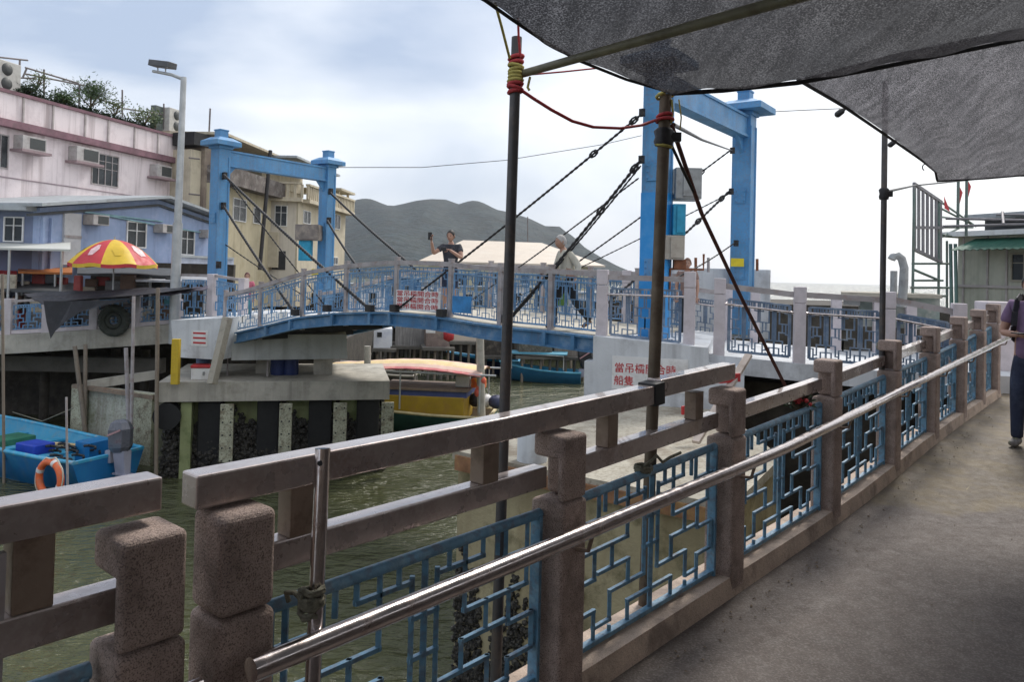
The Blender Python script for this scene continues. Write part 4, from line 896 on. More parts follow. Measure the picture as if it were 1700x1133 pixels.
# umbrella
uc=at(189,437,22.); top=at(189,398,22.); Rr=1.19
um=thing('market_umbrella','red and yellow scalloped market umbrella over the left stalls','umbrella',(uc.x,uc.y,lz(0)))
ured=mat('umbrella_red',(.50,.035,.045),.6,var=.12,scale=3); uyel=mat('umbrella_yellow',(.66,.44,.03),.6,var=.12,scale=3)
hh=top.z-uc.z
def up_(th,r): 
    sc_=1-.04*(abs(math.sin(th*4))) ; return Vector((uc.x+Rr*r*math.cos(th)*sc_,uc.y+Rr*r*math.sin(th)*sc_,uc.z+hh*(1-r**1.9)-.05*r**4*abs(math.sin(th*4))))
for k in range(8):
    mb=MB(); t0=math.pi/4*k+.2; mb.grid(lambda u,v: up_(t0+u*math.pi/4,.02+.98*v),6,8,thick=.008)
    pn=mb.build('panel',ured if k%2 else uyel,um,recalc=False)
    mb=MB(); mb.grid(lambda u,v: up_(t0+math.pi/8+(u-.5)*.38*(1-abs(v-.5)*1.1),.50+.32*v)+Vector((0,0,.012)),6,4); mb.build('oval_patch',mat('patch_pink',(.75,.5,.5),.6,var=.25,scale=9) if k%2==1 else uyel,pn,recalc=False)
    mb=MB(); mb.grid(lambda u,v: up_(t0+u*math.pi/4,1)-Vector((0,0,.0+v*.10)),6,1,thick=0); mb.build('valance',uyel if k%2 else ured,pn,recalc=False)
MB().tube([(uc.x,uc.y,lz(0)),(uc.x,uc.y,top.z+.08)],.022,8).build('pole',alu,um)
# ================================================================ BUILDINGS
def window(par,W,x0,y0,x1,y1,fm,nv=2,nh=1,dep=.05,px=True,grille=False):
    u0,z0,u1,z1=W.rect(x0,y1,x1,y0); 
    if u0>u1: u0,u1=u1,u0
    if z0>z1: z0,z1=z1,z0
    f=MB(); t_=min(.045,(u1-u0)*.06)
    f.wbox(W,u0,z0,u1,z0+t_,.0,dep); f.wbox(W,u0,z1-t_,u1,z1,.0,dep); f.wbox(W,u0,z0+t_+.001,u0+t_,z1-t_-.001,0,dep); f.wbox(W,u1-t_,z0+t_+.001,u1,z1-t_-.001,0,dep)
    for i in range(1,nv): u=u0+(u1-u0)*i/nv; f.wbox(W,u-t_*.4,z0+t_+.001,u+t_*.4,z1-t_-.001,0,dep*.8)
    for i in range(1,nh): z=z1-(z1-z0)*i/nh*.7; f.wbox(W,u0+t_+.001,z-t_*.3,u1-t_-.001,z+t_*.3,0,dep*.6)
    o=f.build('window',fm,par)
    MB().wbox(W,u0+.01,z0+.01,u1-.01,z1-.01,-.01,.012).build('pane',glass,o)
    if grille:
        g=MB(); k=int((u1-u0)/.16)
        for i in range(1,k): u=u0+(u1-u0)*i/k; g.wbox(W,u-.012,z0,u+.012,z1,dep,dep+.03)
        g.build('grille',fm,o)
    return o
def aircon(W,x0,y0,x1,y1,label,grp,ledge=True):
    u0,z0,u1,z1=W.rect(x0,y1,x1,y0); 
    if u0>u1: u0,u1=u1,u0
    if z0>z1: z0,z1=z1,z0
    o=thing('air_conditioner',label,'air conditioner',W.P((u0+u1)/2,z0),grp)
    d=.42; MB().wbox(W,u0,z0,u1,z1,0.01,d).build('case',mat('ac_case',(.42,.40,.39),.6,var=.15,scale=4,stain=((.25,.21,.19),.5,5)),o,bevel=.01)
    MB().wbox(W,u0+(u1-u0)*.30,z0+(z1-z0)*.12,u1-(u1-u0)*.06,z1-(z1-z0)*.12,d,d+.012).build('grille',mat('ac_grille',(.05,.055,.055),.6,var=.2,scale=30),o)
    if ledge:
        MB().wbox(W,u0-.15,z0-.10,u1+.12,z0-.01,0.01,d+.14).build('ledge',mat('ledge_mauve',(.30,.22,.23),.8,var=.2,scale=4),o)
    return o
pinkw=mat('pink_wall',(.80,.71,.72),.85,var=.07,scale=.5,streak=((.34,.27,.27),.75,3.2),stain=((.58,.49,.50),.6,.9))
pinkb=mat('pink_band',(.22,.12,.145),.85,var=.3,scale=2,stain=((.12,.09,.09),.5,3))
PK=Wall.px(0,27.5,322,38.0)
pk=thing('pink_building','pale pink rendered house with a stained parapet and roof plants','building',PK.P(PK.uz(160,300)[0],lz(0)))
uA=PK.uz(-260,200)[0]; uB=PK.uz(329,250)[0]; zt=EYE+6.1; zb_=EYE+4.9; zg=EYE-2.2
MB().wbox(PK,uA,zg,uB,zb_-.0,0,-9).build('wall',pinkw,pk)
MB().wbox(PK,uA,zb_+.16,uB+.0,zt-.09,.14,-.12).build('parapet',pinkw,pk)
MB().wbox(PK,uB-.01,zb_+.001,uB+.12,zt-.1,-.13,-9).build('parapet',pinkw,pk)
MB().wbox(PK,uA,zt-.09,uB+.1,zt+.03,.22,-.2).build('coping',pinkb,pk)
MB().wbox(PK,uA,zb_-.10,uB+.1,zb_+.16,.30,-.1).build('band',pinkb,pk)
for x in (32,82,136,175,219,258,290):
    MB().wbox(PK,PK.uz(x,190)[0]-.03,zb_+.16,PK.uz(x,190)[0]+.03,zt-.1,.145,.20).build('rain_pipe',mat('pipe_grey',(.40,.36,.35),.7,var=.2,scale=4),pk)
window(pk,PK,-14,222,13,279,MATS['rail_mauve_grey'],2,1); window(pk,PK,151,256,196,309,MATS['rail_mauve_grey'],4,3)
aircon(PK,22,228,62,251,'window air conditioner on the pink wall, nearest the left edge','air conditioners on the pink wall'); aircon(PK,113,246,151,270,'window air conditioner on the pink wall, just left of its dark window','air conditioners on the pink wall'); aircon(PK,248,275,273,295,'window air conditioner on the pink wall, right of its dark window','air conditioners on the pink wall')
MB().wbox(PK,uA,EYE+3.0,uB,EYE+3.04,.0,.03).build('wire_run',mat('wire_mauve',(.3,.24,.26),.8),pk)
# roof clutter
RFW=Wall((PK.A.x+PK.n.x*-.6,PK.A.y+PK.n.y*-.6),(PK.B.x+PK.n.x*-.6,PK.B.y+PK.n.y*-.6))
fr=thing('roof_trellis','rusty grey pipe trellis standing on the pink house roof','trellis',RFW.P(4,zt))
rp=mat('rusty_pipe_grey',(.17,.15,.15),.7,var=.3,scale=5)
for (x0,y0,x1,y1) in ((33,100,30,160),(73,115,73,165),(132,140,131,180),(203,149,203,195),(272,172,272,215),(0,95,46,100),(42,112,130,138),(40,122,140,142),(45,112,38,128),(150,158,205,180),(205,180,270,190),(0,128,60,130)):
    MB().tube([RFW.hit(x0,y0),RFW.hit(x1,y1)],.035,6).build('pipe',rp,fr)
def ac_outdoor(W,x0,y0,x1,y1,label,off=0.):
    u0,z0,u1,z1=W.rect(x0,y1,x1,y0)
    if u0>u1: u0,u1=u1,u0
    if z0>z1: z0,z1=z1,z0
    o=thing('condenser_unit',label,'air conditioner',W.P(u0,z0,off)); MB().wbox(W,u0,z0,u1,z1,off-.4,off).build('case',mat('condenser_white',(.5,.49,.46),.6,var=.12,scale=4,stain=((.3,.28,.25),.5,5)),o,bevel=.02)
    zc=[(z0*.27+z1*.73),(z0*.73+z1*.27)]; r_=min((z1-z0)*.2,(u1-u0)*.4)
    for z in zc: MB().lathe([(r_,0),(r_*.9,.04),(r_*.2,.05)],W.P(u0+(u1-u0)*.45,z,off),18,axis=(W.n.x,W.n.y,0)).build('fan_grille',MATS['ac_grille'],o)
ac_outdoor(RFW,-20,102,24,154,'white twin fan condenser on the pink roof at the upper left edge',.3); ac_outdoor(RFW,272,182,299,221,'white twin fan condenser at the right end of the pink roof',.3)
MB().wpx(RFW,259,176,271,216,-.3,-.02).build('steel_locker',mat('locker',(.10,.12,.11),.7,var=.3),pk)
# plants: leaf cards grown round a few stems
leafm=[mat('leaf_green',(.045,.09,.022),.6,var=.4,scale=3),mat('leaf_dark',(.022,.045,.015),.6,var=.4,scale=3),mat('leaf_pale',(.11,.15,.05),.6,var=.4,scale=3)]
def plant(label,c,rx,rz,n,ls,m,stems=4,seed=1,name='roof_plant',spiky=False):
    random.seed(seed); o=thing(name,label,'plant',c); st=MB(); tips=[]
    for i in range(stems):
        d=Vector((random.uniform(-1,1)*rx,random.uniform(-.6,.6)*rx,rz*random.uniform(.8,1.7))); q=Vector(c)+d; mid=Vector(c).lerp(q,.5)+Vector((random.uniform(-.1,.1)*rx,0,0)); st.tube([c,mid,q],[.03,.02,.008],5); tips+= [mid,q,mid.lerp(q,.5)]
    st.build('stem',mat('stem_brown',(.10,.07,.04),.8,var=.3),o)
    lf=MB()
    for i in range(n):
        if stems and random.random()<.55: b_=random.choice(tips)+Vector((random.gauss(0,rx*.28),random.gauss(0,rx*.25),random.gauss(0,rz*.2)))
        else: b_=Vector(c)+Vector((random.gauss(0,rx*.42),random.gauss(0,rx*.35),rz*(1+random.gauss(0,.36))))
        d=Vector((random.uniform(-1,1),random.uniform(-1,1),random.uniform(-.5,1.) if not spiky else random.uniform(.2,1))).normalized()*ls*random.uniform(.6,1.3); s=d.cross(Vector((random.uniform(-1,1),random.uniform(-1,1),random.uniform(-1,1)))).normalized()*ls*(.22 if not spiky else .1)
        lf.add([b_,b_+d*.5+s,b_+d,b_+d*.5-s],[(0,1,2,3)])
    lf.build('foliage',m,o); return o
rz0=lambda x,y: RFW.hit(x,y,.25)
plant('bushy green tree in a pot on the pink roof, tallest of the roof plants',rz0(150,178),.62,.62,1500,.17,leafm[0],6,2,'potted_tree',True)
plant('dark low shrub on the pink roof left of the potted tree',rz0(105,176),.5,.32,700,.13,leafm[0],5,3)
plant('dark shrub at the left end of the pink roof beside the condenser',rz0(48,160),.6,.26,600,.13,leafm[1],4,4)
plant('dry pale shrub behind the trellis near the left end of the pink roof',rz0(60,150),.5,.42,260,.1,leafm[2],5,41)
plant('sparse pale plant beside the trellis post right of the potted tree',rz0(190,192),.45,.45,300,.12,leafm[2],5,5)
plant('sparse climbing plant on the right part of the pink roof',rz0(238,208),.7,.45,480,.13,leafm[2],7,6)
plant('small plant close to the right hand condenser',rz0(258,212),.35,.35,240,.12,leafm[0],4,7)
hd=MB(); random.seed(9)
for i in range(2600):
    x=random.uniform(30,262); b_=RFW.hit(x,0,.3); b_.z=zt+.02+abs(random.gauss(0,.13)); b_.x+=random.uniform(-.1,.1); d=Vector((random.uniform(-1,1),random.uniform(-1,1),random.uniform(-.2,1))).normalized()*.15; s=d.cross(Vector((.3,.5,random.uniform(-1,1)))).normalized()*.035
    hd.add([b_,b_+d*.5+s,b_+d,b_+d*.5-s],[(0,1,2,3)])
stuff(hd.build('roof_greenery',leafm[1]),'low dark greenery along the pink parapet','greenery')
# blue building
bluew=mat('lavender_wall',(.30,.38,.56),.85,var=.12,scale=.8,stain=((.42,.48,.66),.6,1.2),streak=((.16,.20,.33),.4,4))
BL=Wall.px(65,23.6,352,32.2)
bl=thing('blue_building','single storey lavender blue house with low gable roof behind the stalls','building',BL.P(0,zg))
uL,uR=BL.uz(65,400)[0],BL.uz(352,400)[0]; zE=BL.uz(68,345)[1]; zE2=BL.uz(348,363)[1]; uK,zK=BL.uz(262,331)
zm=(zE+zE2)/2
MB().wpoly(BL,[(uL,zg),(uR,zg),(uR,zE2),(uK,zK),(uL,zE)],0,-6).build('wall',bluew,bl)
FL_=Wall.px(-160,23.8,65,23.6)
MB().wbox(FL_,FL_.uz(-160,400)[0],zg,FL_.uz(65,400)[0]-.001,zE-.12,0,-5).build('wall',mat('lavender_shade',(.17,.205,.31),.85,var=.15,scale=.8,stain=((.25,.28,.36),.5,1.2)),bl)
roofg=mat('roof_sheet_grey',(.36,.39,.41),.6,var=.15,scale=1.5,stain=((.2,.2,.21),.6,2))
for (ua,za,ub,zb2) in ((uL-.5,zE-.02,uK,zK+.02),(uK,zK+.02,uR+.4,zE2-.02)):
    mb=MB(); mb.wpoly(BL,[(ua,za+.02),(ub,zb2+.02),(ub,zb2+.12),(ua,za+.12)],.55,-6.2); mb.build('roof',roofg,bl)
    mb=MB(); mb.wpoly(BL,[(ua,za-.28),(ub,zb2-.28),(ub,zb2-.2),(ua,za-.2)],.10,.0); mb.build('eave_trim',MATS['roof_dark'],bl)
MB().wbox(FL_,FL_.uz(-160,400)[0],zE-.12,FL_.uz(60,400)[0],zE+.02,.5,-5.2).build('roof',roofg,bl)
window(bl,FL_,7,360,40,402,white,2,2); window(bl,BL,209,368,242,412,white,2,2); window(bl,BL,297,382,322,424,white,2,2)
MB().wpx(BL,103,440,131,354,.0,.08).build('door',mat('door_white',(.55,.55,.56),.6,var=.1,scale=2,stain=((.4,.4,.42),.5,3)),bl)
MB().wbox(BL,BL.uz(103,400)[0],BL.uz(115,393)[1]-.04,BL.uz(131,400)[0],BL.uz(115,393)[1]+.04,.081,.11).build('door_rail',railgrey,bl)
for x in (68,82): MB().wbox(BL,BL.uz(x,400)[0]-.04,zg,BL.uz(x,400)[0]+.04,zE-.3,0,.1).build('down_pipe',MATS['lavender_wall'],bl)
for x0,y0,x1,y1 in ((140,352,270,368),(135,350,262,374),(250,372,345,388)): MB().tube([BL.hit(x0,y0,.06),BL.hit(x1,y1,.06)],.03,6).build('conduit',mat('conduit_cyan',(.25,.42,.46),.6,var=.2,scale=4),bl)
for k,(x0,y0,x1,y1) in enumerate(((137,357,164,374),(254,373,278,387),(330,382,342,395))): aircon(BL,x0,y0,x1,y1,('window air conditioner on the blue wall beside the white door','window air conditioner on the blue wall left of the lamp post','window air conditioner on the blue wall by the tower leg')[k],'air conditioners on the blue wall',False)
MB().wpx(BL,250,470,352,428,.9,1.0).build('porch_rail',mat('porch_rail',(.38,.42,.52),.7,var=.25,scale=3),bl)
MB().wbox(BL,BL.uz(255,440)[0],BL.uz(300,428)[1],uR,BL.uz(300,428)[1]+.08,.85,1.05).build('porch_rail',roofg,bl)
# alley pieces between the pink house and the tower
AL=Wall.px(322,36,350,37)
al=thing('narrow_house','narrow cream and brown house wall squeezed beside the pink house','building',AL.P(0,zg))
MB().wbox(AL,AL.uz(316,300)[0],zg,AL.uz(333,300)[0],AL.uz(330,250)[1],0,-4).build('wall',mat('cream_wall',(.55,.49,.37),.85,var=.12,scale=.8,stain=((.36,.31,.23),.5,1.2),streak=((.26,.22,.17),.5,4)),al)
MB().wbox(AL,AL.uz(333,300)[0]+.01,zg,AL.uz(352,300)[0],AL.uz(345,242)[1],.2,-4).build('side_wall',mat('brown_wall',(.20,.16,.13),.85,var=.25,scale=1.5,stain=((.4,.34,.26),.5,1.4)),al)
MB().wpx(AL,314,222,342,243,.3,-1).build('roof_tank',black,al); MB().tube([AL.hit(349,180,0),AL.hit(346,245,0)],.04,6).build('aerial',rp,al)
for y in (262,322,342): MB().tube([AL.hit(314,y,.25),AL.hit(331,y+2,.25)],.04,6).build('wall_pipe',rp,al)
# cream buildings
cream=MATS['cream_wall']; creamy=mat('yellow_cream_wall',(.50,.44,.30),.85,var=.12,scale=.8,stain=((.35,.29,.17),.5,1.2),streak=((.22,.18,.12),.5,4))
Y1=Wall.px(352,36.5,450,44.); yb=thing('yellow_house','yellowish cream house with a dark upper balcony, seen through the left tower','building',Y1.P(2,zg))
ua,ub=Y1.uz(352,350)[0],Y1.uz(450,350)[0]; zB=Y1.uz(400,316)[1]
MB().wbox(Y1,ua,zg,ub,zB,0,-7).build('wall',creamy,yb)
MB().wbox(Y1,ua,zB+.001,ub+.3,zB+.85,.7,-2).build('balcony',mat('balcony_dark',(.13,.11,.10),.85,var=.4,scale=2,stain=((.35,.33,.31),.5,3)),yb)
MB().wbox(Y1,ua,zB+.851,ub,zB+2.3,-1.2,-7).build('upper_wall',MATS['brown_wall'],yb)
MB().wbox(Y1,ua,zB+2.301,ub+.2,zB+2.42,.5,-7).build('roof',cream,yb)
for x0,x1 in ((395,412),(419,433)): MB().wpx(Y1,x0,302,x1,283,-1.19,-1.1).build('opening',black,yb)
window(yb,Y1,386,330,408,368,white,2,2); window(yb,Y1,420,345,432,372,white,1,1)
MB().tube([Y1.hit(449,250,1.6),Y1.hit(431,448,1.6)],.10,8).build('mast_pole',cable,yb)
C1=Wall.px(450,44,492,44.2); C2=Wall.px(492,44.2,576,54.5)
cbn=thing('cream_house','three storey cream house with roof terrace behind the left tower','building',C1.P(1,zg))
u0,u1=C1.uz(450,350)[0],C1.uz(492,350)[0]; z2=C1.uz(470,335)[1]; z3=C1.uz(470,303)[1]; z4=C1.uz(470,264)[1]
v0,v1=0,C2.uz(574,350)[0]
MB().wpoly(C2,[(0,zg),(v1,zg),(v1,z2),(0,z2)],0,-6).build('wall',cream,cbn)
MB().wbox(C1,u0,zg,u1-.001,z2,-.001,-3).build('bay_wall',mat('cream_pale',(.62,.57,.48),.85,var=.1,scale=.8,streak=((.35,.31,.26),.5,4)),cbn)
for W,a,c in ((C1,u0-.6,u1+.35),(C2,.36,v1+.4)):
    MB().wbox(W,a,z2+.001,c,z2+.22,.55,-.3).build('balcony_slab',cream,cbn)
    k=int((c-a)/.35); 
    for i in range(k+1): 
        u=a+(c-a)*i/k; MB().wbox(W,u-.07,z2+.221,u+.07,z3-.12,.35,.48).build('baluster',cream,cbn)
    MB().wbox(W,a,z3-.119,c,z3,.55,.28).build('balcony_rail',cream,cbn)
MB().wbox(C2,0.,z3+.001,v1*.72,z4-.2,-2.2,-6).build('top_storey',cream,cbn); MB().wbox(C2,0,z2+.23,v1*.72,z3-.001,-2.3,-6).build('top_storey',cream,cbn)
MB().wbox(C2,-1.6,z4-.12,v1*.70,z4,.4,-6).build('roof',roofg,cbn)
MB().wbox(C2,v1*.70+.01,z4-1.0,v1+.5,z4-.86,.5,-6).build('roof',cream,cbn)
for u in (v1*.75,v1*.98): MB().wbox(C2,u-.06,z3,u+.06,z4-1.01,.1,.25).build('terrace_post',cream,cbn)
window(cbn,C1,456,341,477,376,white,2,2); window(cbn,C2,553,356,564,381,white,2,1); window(cbn,C2,551,427,560,440,white,2,1); window(cbn,C2,503,350,515,372,white,2,1)
MB().wpx(C1,452,448,474,417,.0,.05).build('dark_doorway',black,cbn)
MB().wbox(C1,u0-1.2,C1.uz(460,398)[1]-1.6,u1-.9,C1.uz(460,398)[1]+.4,.6,-.01).build('porch_wall',mat('porch_beige',(.45,.40,.30),.85,var=.15),cbn)
# hall and white houses behind the bridge railing
HL=Wall.px(700,47,945,49); hl=thing('market_hall','long low hall with a cream metal roof behind the bridge','building',HL.P(4,zg))
ua,ub=HL.uz(712,430)[0],HL.uz(985,440)[0]; zR=HL.uz(800,436)[1]; zr=HL.hit(800,400,-6).z
MB().wbox(HL,ua,zg,ub,zR-.02,0,-10).build('wall',mat('hall_wall',(.55,.52,.38),.85,var=.15,scale=1,stain=((.4,.38,.28),.5,1.4)),hl)
pa,pb=HL.P(HL.uz(694,430)[0],zR,.6),HL.P(ub+.6,zR,.6); 
MB().slab([pa,pb,HL.P(ub-1.9,zr,-6),HL.P(ua+3.0,zr,-6)],.1).build('roof',mat('roof_cream',(.55,.47,.38),.55,var=.06,scale=.5,stain=((.6,.55,.47),.4,.8)),hl)
for i,x in enumerate(range(735,950,26)): MB().wpx(HL,x,500,x+14,455,0,.05).build('opening',glass,hl)
MB().tube([HL.hit(876,360,-3),HL.hit(876,402,-3)],.04,6).build('aerial',rp,hl)
random.seed(21)
wm_=[mat('house_white',(.78,.79,.82),.8,var=.1,scale=1,stain=((.5,.53,.62),.6,1.3)),mat('house_blue',(.12,.28,.52),.8,var=.2,scale=1,stain=((.5,.55,.65),.6,1.3)),mat('house_cream',(.78,.72,.58),.8,var=.1,scale=1,stain=((.45,.42,.36),.6,1.3))]
hs=[(575,640,474,0,'white tin house between the left tower and mid span'),(640,700,462,1,'pale blue tin house behind the middle of the bridge'),(700,760,470,0,'white tin house behind the man on the bridge'),(760,815,478,2,'cream tin house right of the man on the bridge'),(815,880,474,0,'white tin house behind the scaffold pole'),(880,952,480,2,'cream tin house behind the woman on the bridge'),(952,1012,488,0,'white tin house behind the pale end post')]
for k,(x0,x1,yt,ci,lb) in enumerate(hs):
    W=Wall.px(x0,44+k%2,x1,44.3+k%2); o=thing('tin_house',lb,'house',W.P(0,zg)); a,c=W.uz(x0,480)[0],W.uz(x1-1,480)[0]; zz=W.uz((x0+x1)/2,yt)[1]; zl_=W.uz((x0+x1)/2,545)[1]
    MB().wbox(W,a,zl_,c,zz,0,-1.8).build('wall',wm_[ci],o); MB().wbox(W,a-.15,zz+.001,c+.15,zz+.10,.35,-1.9).build('roof',roofg,o)
    window(o,W,x0+10,yt+10,x0+24,yt+30,white,2,1); window(o,W,x1-28,yt+12,x1-14,yt+30,white,2,1)
    for j in range(3):
        u=a+(c-a)*(.12+.38*j); q=W.P(u,WZ-.4,-.3); MB().tube([q,W.P(u,zl_,-.3)],.09,6).build('stilt',darkmass,o)
# stilt sheds at water level behind the bridge
sh=[(572,612,548,586,'house_white','small whitish boarded shed beyond the pier, with a dark hatch'),(612,652,546,578,'house_white','whitish metal box shed with a small black opening'),(656,708,540,574,'shed_rib','ribbed grey metal fence panel on stilts beyond the bridge'),(708,748,550,576,'shed_brown','patched brown board shed beyond the bridge'),(748,796,548,566,'roof_cream','cream slatted board front under the bridge'),(802,850,548,590,'shed_dark','dark timber stilt shed right of the concrete post'),(862,918,556,590,'shed_dark2','dark cluttered stilt shed above the far blue boat'),(920,972,562,592,'shed_rib2','grey boarded stilt shed next to the abutment')]
mat('shed_rib',(.20,.19,.18),.7,var=.2,scale=2,streak=((.42,.40,.38),.7,14)); mat('shed_brown',(.20,.15,.13),.8,var=.3,scale=3,stain=((.34,.27,.22),.6,4)); mat('shed_dark',(.07,.06,.05),.8,var=.4,scale=3,stain=((.2,.17,.13),.6,6)); mat('shed_dark2',(.09,.08,.06),.8,var=.4,scale=3,stain=((.3,.27,.22),.6,7)); mat('shed_rib2',(.16,.14,.12),.7,var=.3,scale=2,streak=((.3,.28,.25),.7,12))
for k,(x0,x1,y0,y1,mn,lb) in enumerate(sh):
    Z=36+k%3*.7; W=Wall.px(x0,Z,x1,Z+.2); o=thing('stilt_shed',lb,'shed',W.P(0,WZ)); a,z0,c,z1=W.rect(x0,y1,x1-1,y0)
    MB().wbox(W,a,min(z0,z1),c,max(z0,z1),0,-2).build('wall',MATS[mn],o)
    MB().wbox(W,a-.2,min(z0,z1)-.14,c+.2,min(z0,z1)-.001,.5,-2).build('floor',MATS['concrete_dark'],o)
    for j in range(4):
        u=a+(c-a)*(j+.3)/3.6; MB().tube([W.P(u,WZ-.3,.2),W.P(u,min(z0,z1)-.14,.2)],.07,6).build('stilt',MATS['concrete_dark'] if (k+j)%2 else MATS['bamboo_grey'],o)
    if mn=='house_white': MB().wpx(W,x0+14,y0+(14 if k else 6),x0+22,y0+6 if k else y0+1,.0,.03).build('hatch',black,o)
struct(MB().box((-1,53,EYE-3.3),56,12,3.7).build('far_bank_ground',darkmass))
random.seed(4)
for i in range(16):
    x=575+i*25+random.uniform(-6,6); Z=random.uniform(38,42); q=at(x,600,Z); q.z=WZ-.3
    tag(MB().tube([q,Vector((q.x+random.uniform(-.1,.1),q.y,at(x,566,Z).z))],random.uniform(.05,.09),6).build('stilt_pole',bamb if i%2 else MATS['concrete_dark'],loc=q),'thin timber stilt standing in shadow beneath the far sheds','pole','stilts under the far sheds')
# laundry / small signs under the span
q=at(715,545,30); tag(MB().box(q,.36,.05,.38).build('cloth_sign',white,loc=q),'small white cloth hanging below the girder at mid span','cloth')
q=at(745,556,33); tag(MB().lathe([(.02,-.3),(.22,-.2),(.24,.1),(.1,.25)],q,12).build('red_float',redpaint,loc=q),'red float hanging by the cream slatted board','float')
# street lamp
sl=thing('street_lamp','tall grey street lamp with twin floodlight on its short arm','street lamp',(at(291,470,21.).x,21.,lz(0)))
A=at(291,475,21.); T=at(305,128,21.)
MB().tube([(A.x,21,lz(0)),A,A.lerp(T,.3)],[.13,.13,.125],12).build('base',alu,sl); MB().tube([A.lerp(T,.3),T],[.10,.075],12).build('pole',alu,sl)
E=at(254,118,21.4); MB().tube([T-Vector((0,0,.06)),at(285,124,21.1),E],[.05,.045,.04],8).build('arm',alu,sl)
hd=MB(); hd.bar(at(253,105,21.4),at(287,109,21.1),.30,.17); hl_=hd.build('floodlight',mat('lamp_head',(.10,.10,.105),.5,.3,var=.2),sl,bevel=.02)
MB().bar(at(266,108,21.3),at(285,113,21.1),.26,.04).build('lens',mat('lamp_lens',(.5,.45,.42),.2,var=.1),hl_)
for x in (262,275): MB().tube([at(x,112,21.3),at(x,119,21.3)],.018,6).build('bracket',alu,hl_)
# overhead wires
for lb,pts,r in (('long thin overhead wire crossing the sky left to centre',[(560,278,25),(700,278,26),(840,266,27),(1000,240,28),(1065,225,28)],.012),('thin wire in the sky right of the large tower',[(1270,186,16.5),(1330,183,17),(1400,180,17.5)],.009),('rope from the rusty pole to the tower far leg',[(1118,207,4.0),(1165,232,7.0),(1215,250,15.5)],.012),('cable from the thin scaffold pole to the billboard frame',[(1473,318,6.85),(1520,308,12),(1640,296,16)],.013)):
    rope('overhead_wire',P(pts),r,cable,lb,'wire')
# ================================================================ FAR RIGHT
RW=Wall.px(1590,18.6,1760,16.4); rb=thing('green_grey_building','grey green metal clad building with a green awning at the right edge','building',RW.P(1,EYE-1.5))
cl=mat('cladding_green',(.46,.46,.38),.7,var=.12,scale=1.2,streak=((.24,.25,.19),.5,6),stain=((.28,.27,.22),.4,1.5))
a=RW.uz(1590,450)[0]; c=RW.uz(1900,450)[0]; zt_=RW.uz(1650,392)[1]
MB().wbox(RW,a,EYE-2,c,zt_,0,-6).build('wall',cl,rb)
MB().wbox(RW,a-.3,zt_+.001,c,zt_+.12,.3,-6).build('roof_edge',white,rb); MB().wbox(RW,RW.uz(1625,380)[0],zt_+.121,c,zt_+.40,-.2,-6).build('dark_fascia',MATS['roof_dark'],rb); MB().wbox(RW,RW.uz(1615,380)[0],zt_+.401,c,zt_+.5,.3,-6).build('upper_roof',roofg,rb)
gaw=mat('awning_green',(.02,.10,.065),.7,var=.2,scale=4)
def aw(u,v): U=RW.uz(1622,410)[0]+(c-RW.uz(1622,410)[0])*u; return RW.P(U,zt_-.05-.28*v-.03*math.sin(u*60)**2*v,.05+.8*v)
MB().grid(aw,60,4,thick=.015).build('awning',gaw,rb)
for z in (RW.uz(1640,476)[1],): MB().wbox(RW,a,z-.03,c,z+.03,0,.05).build('cladding_joint',MATS['pipe_grey'],rb)
for x in (1600,1640,1672): MB().wbox(RW,RW.uz(x,450)[0]-.02,EYE-2,RW.uz(x,450)[0]+.02,zt_,0,.03).build('cladding_joint',MATS['pipe_grey'],rb)
window(rb,RW,1679,420,1725,468,MATS['timber_grey'],2,2)
for x in (1578,1586): MB().tube([RW.hit(x,405,.4),RW.hit(x+2,520,.4)],.04,8).build('drain_pipe',mat('drain_teal',(.12,.20,.18),.6,var=.3),rb)
BB=Wall.px(1517,15.2,1563,16.4); bb=thing('billboard_frame','slatted steel billboard frame on a green scaffold tower','billboard',BB.hit(1540,510))
gs=mat('scaffold_green',(.13,.18,.16),.6,.2,var=.3,scale=5,stain=((.2,.15,.12),.5,6)); gry=mat('frame_grey',(.22,.21,.22),.6,.3,var=.2,scale=5)
for t_ in range(7):
    x=1518+t_*7.2; yt=305+t_*5.4; yb2=415+t_*3.6; MB().bar(BB.hit(x,yt),BB.hit(x,yb2),.05 if t_ in (0,6) else .04,.05,up=(0,1,0)).build('slat',gry,bb)
for (x0,y0,x1,y1) in ((1517,305,1563,336),(1517,414,1563,436),(1517,378,1565,378)): MB().bar(BB.hit(x0,y0),BB.hit(x1,y1),.05,.06).build('rail',gry,bb)
for (x0,y0,x1,y1,o_) in ((1518,305,1515,500,0),(1559,336,1558,512,0),(1572,400,1572,512,-.6),(1515,438,1575,438,0),(1517,448,1560,466,0),(1515,466,1565,466,0),(1513,478,1575,478,0),(1515,492,1570,492,0),(1560,360,1606,366,-.8),(1560,378,1615,378,-.8),(1600,375,1560,395,-.6),(1563,336,1620,376,-.8),(1560,345,1612,372,-.9),(1564,390,1612,398,-.5)):
    MB().tube([BB.hit(x0,y0,o_),BB.hit(x1,y1,o_)],.026,6).build('scaffold_tube',gs,bb)
vp=thing('vent_pipe','curved grey galvanised vent pipe behind the approach balustrade','pipe',at(1497,505,13.2))
MB().tube([at(1497,510,13.2),at(1500,470,13.2),at(1501,445,13.2),at(1497,430,13.2),at(1490,424,13.2),at(1482,427,13.2),at(1480,431,13.2)],[.075,.075,.07,.068,.066,.066,.066],14).build('duct',galv,vp); MB().tube([at(1483,508,13.),at(1484,450,13.)],.055,10).build('duct',galv,vp)
random.seed(2)
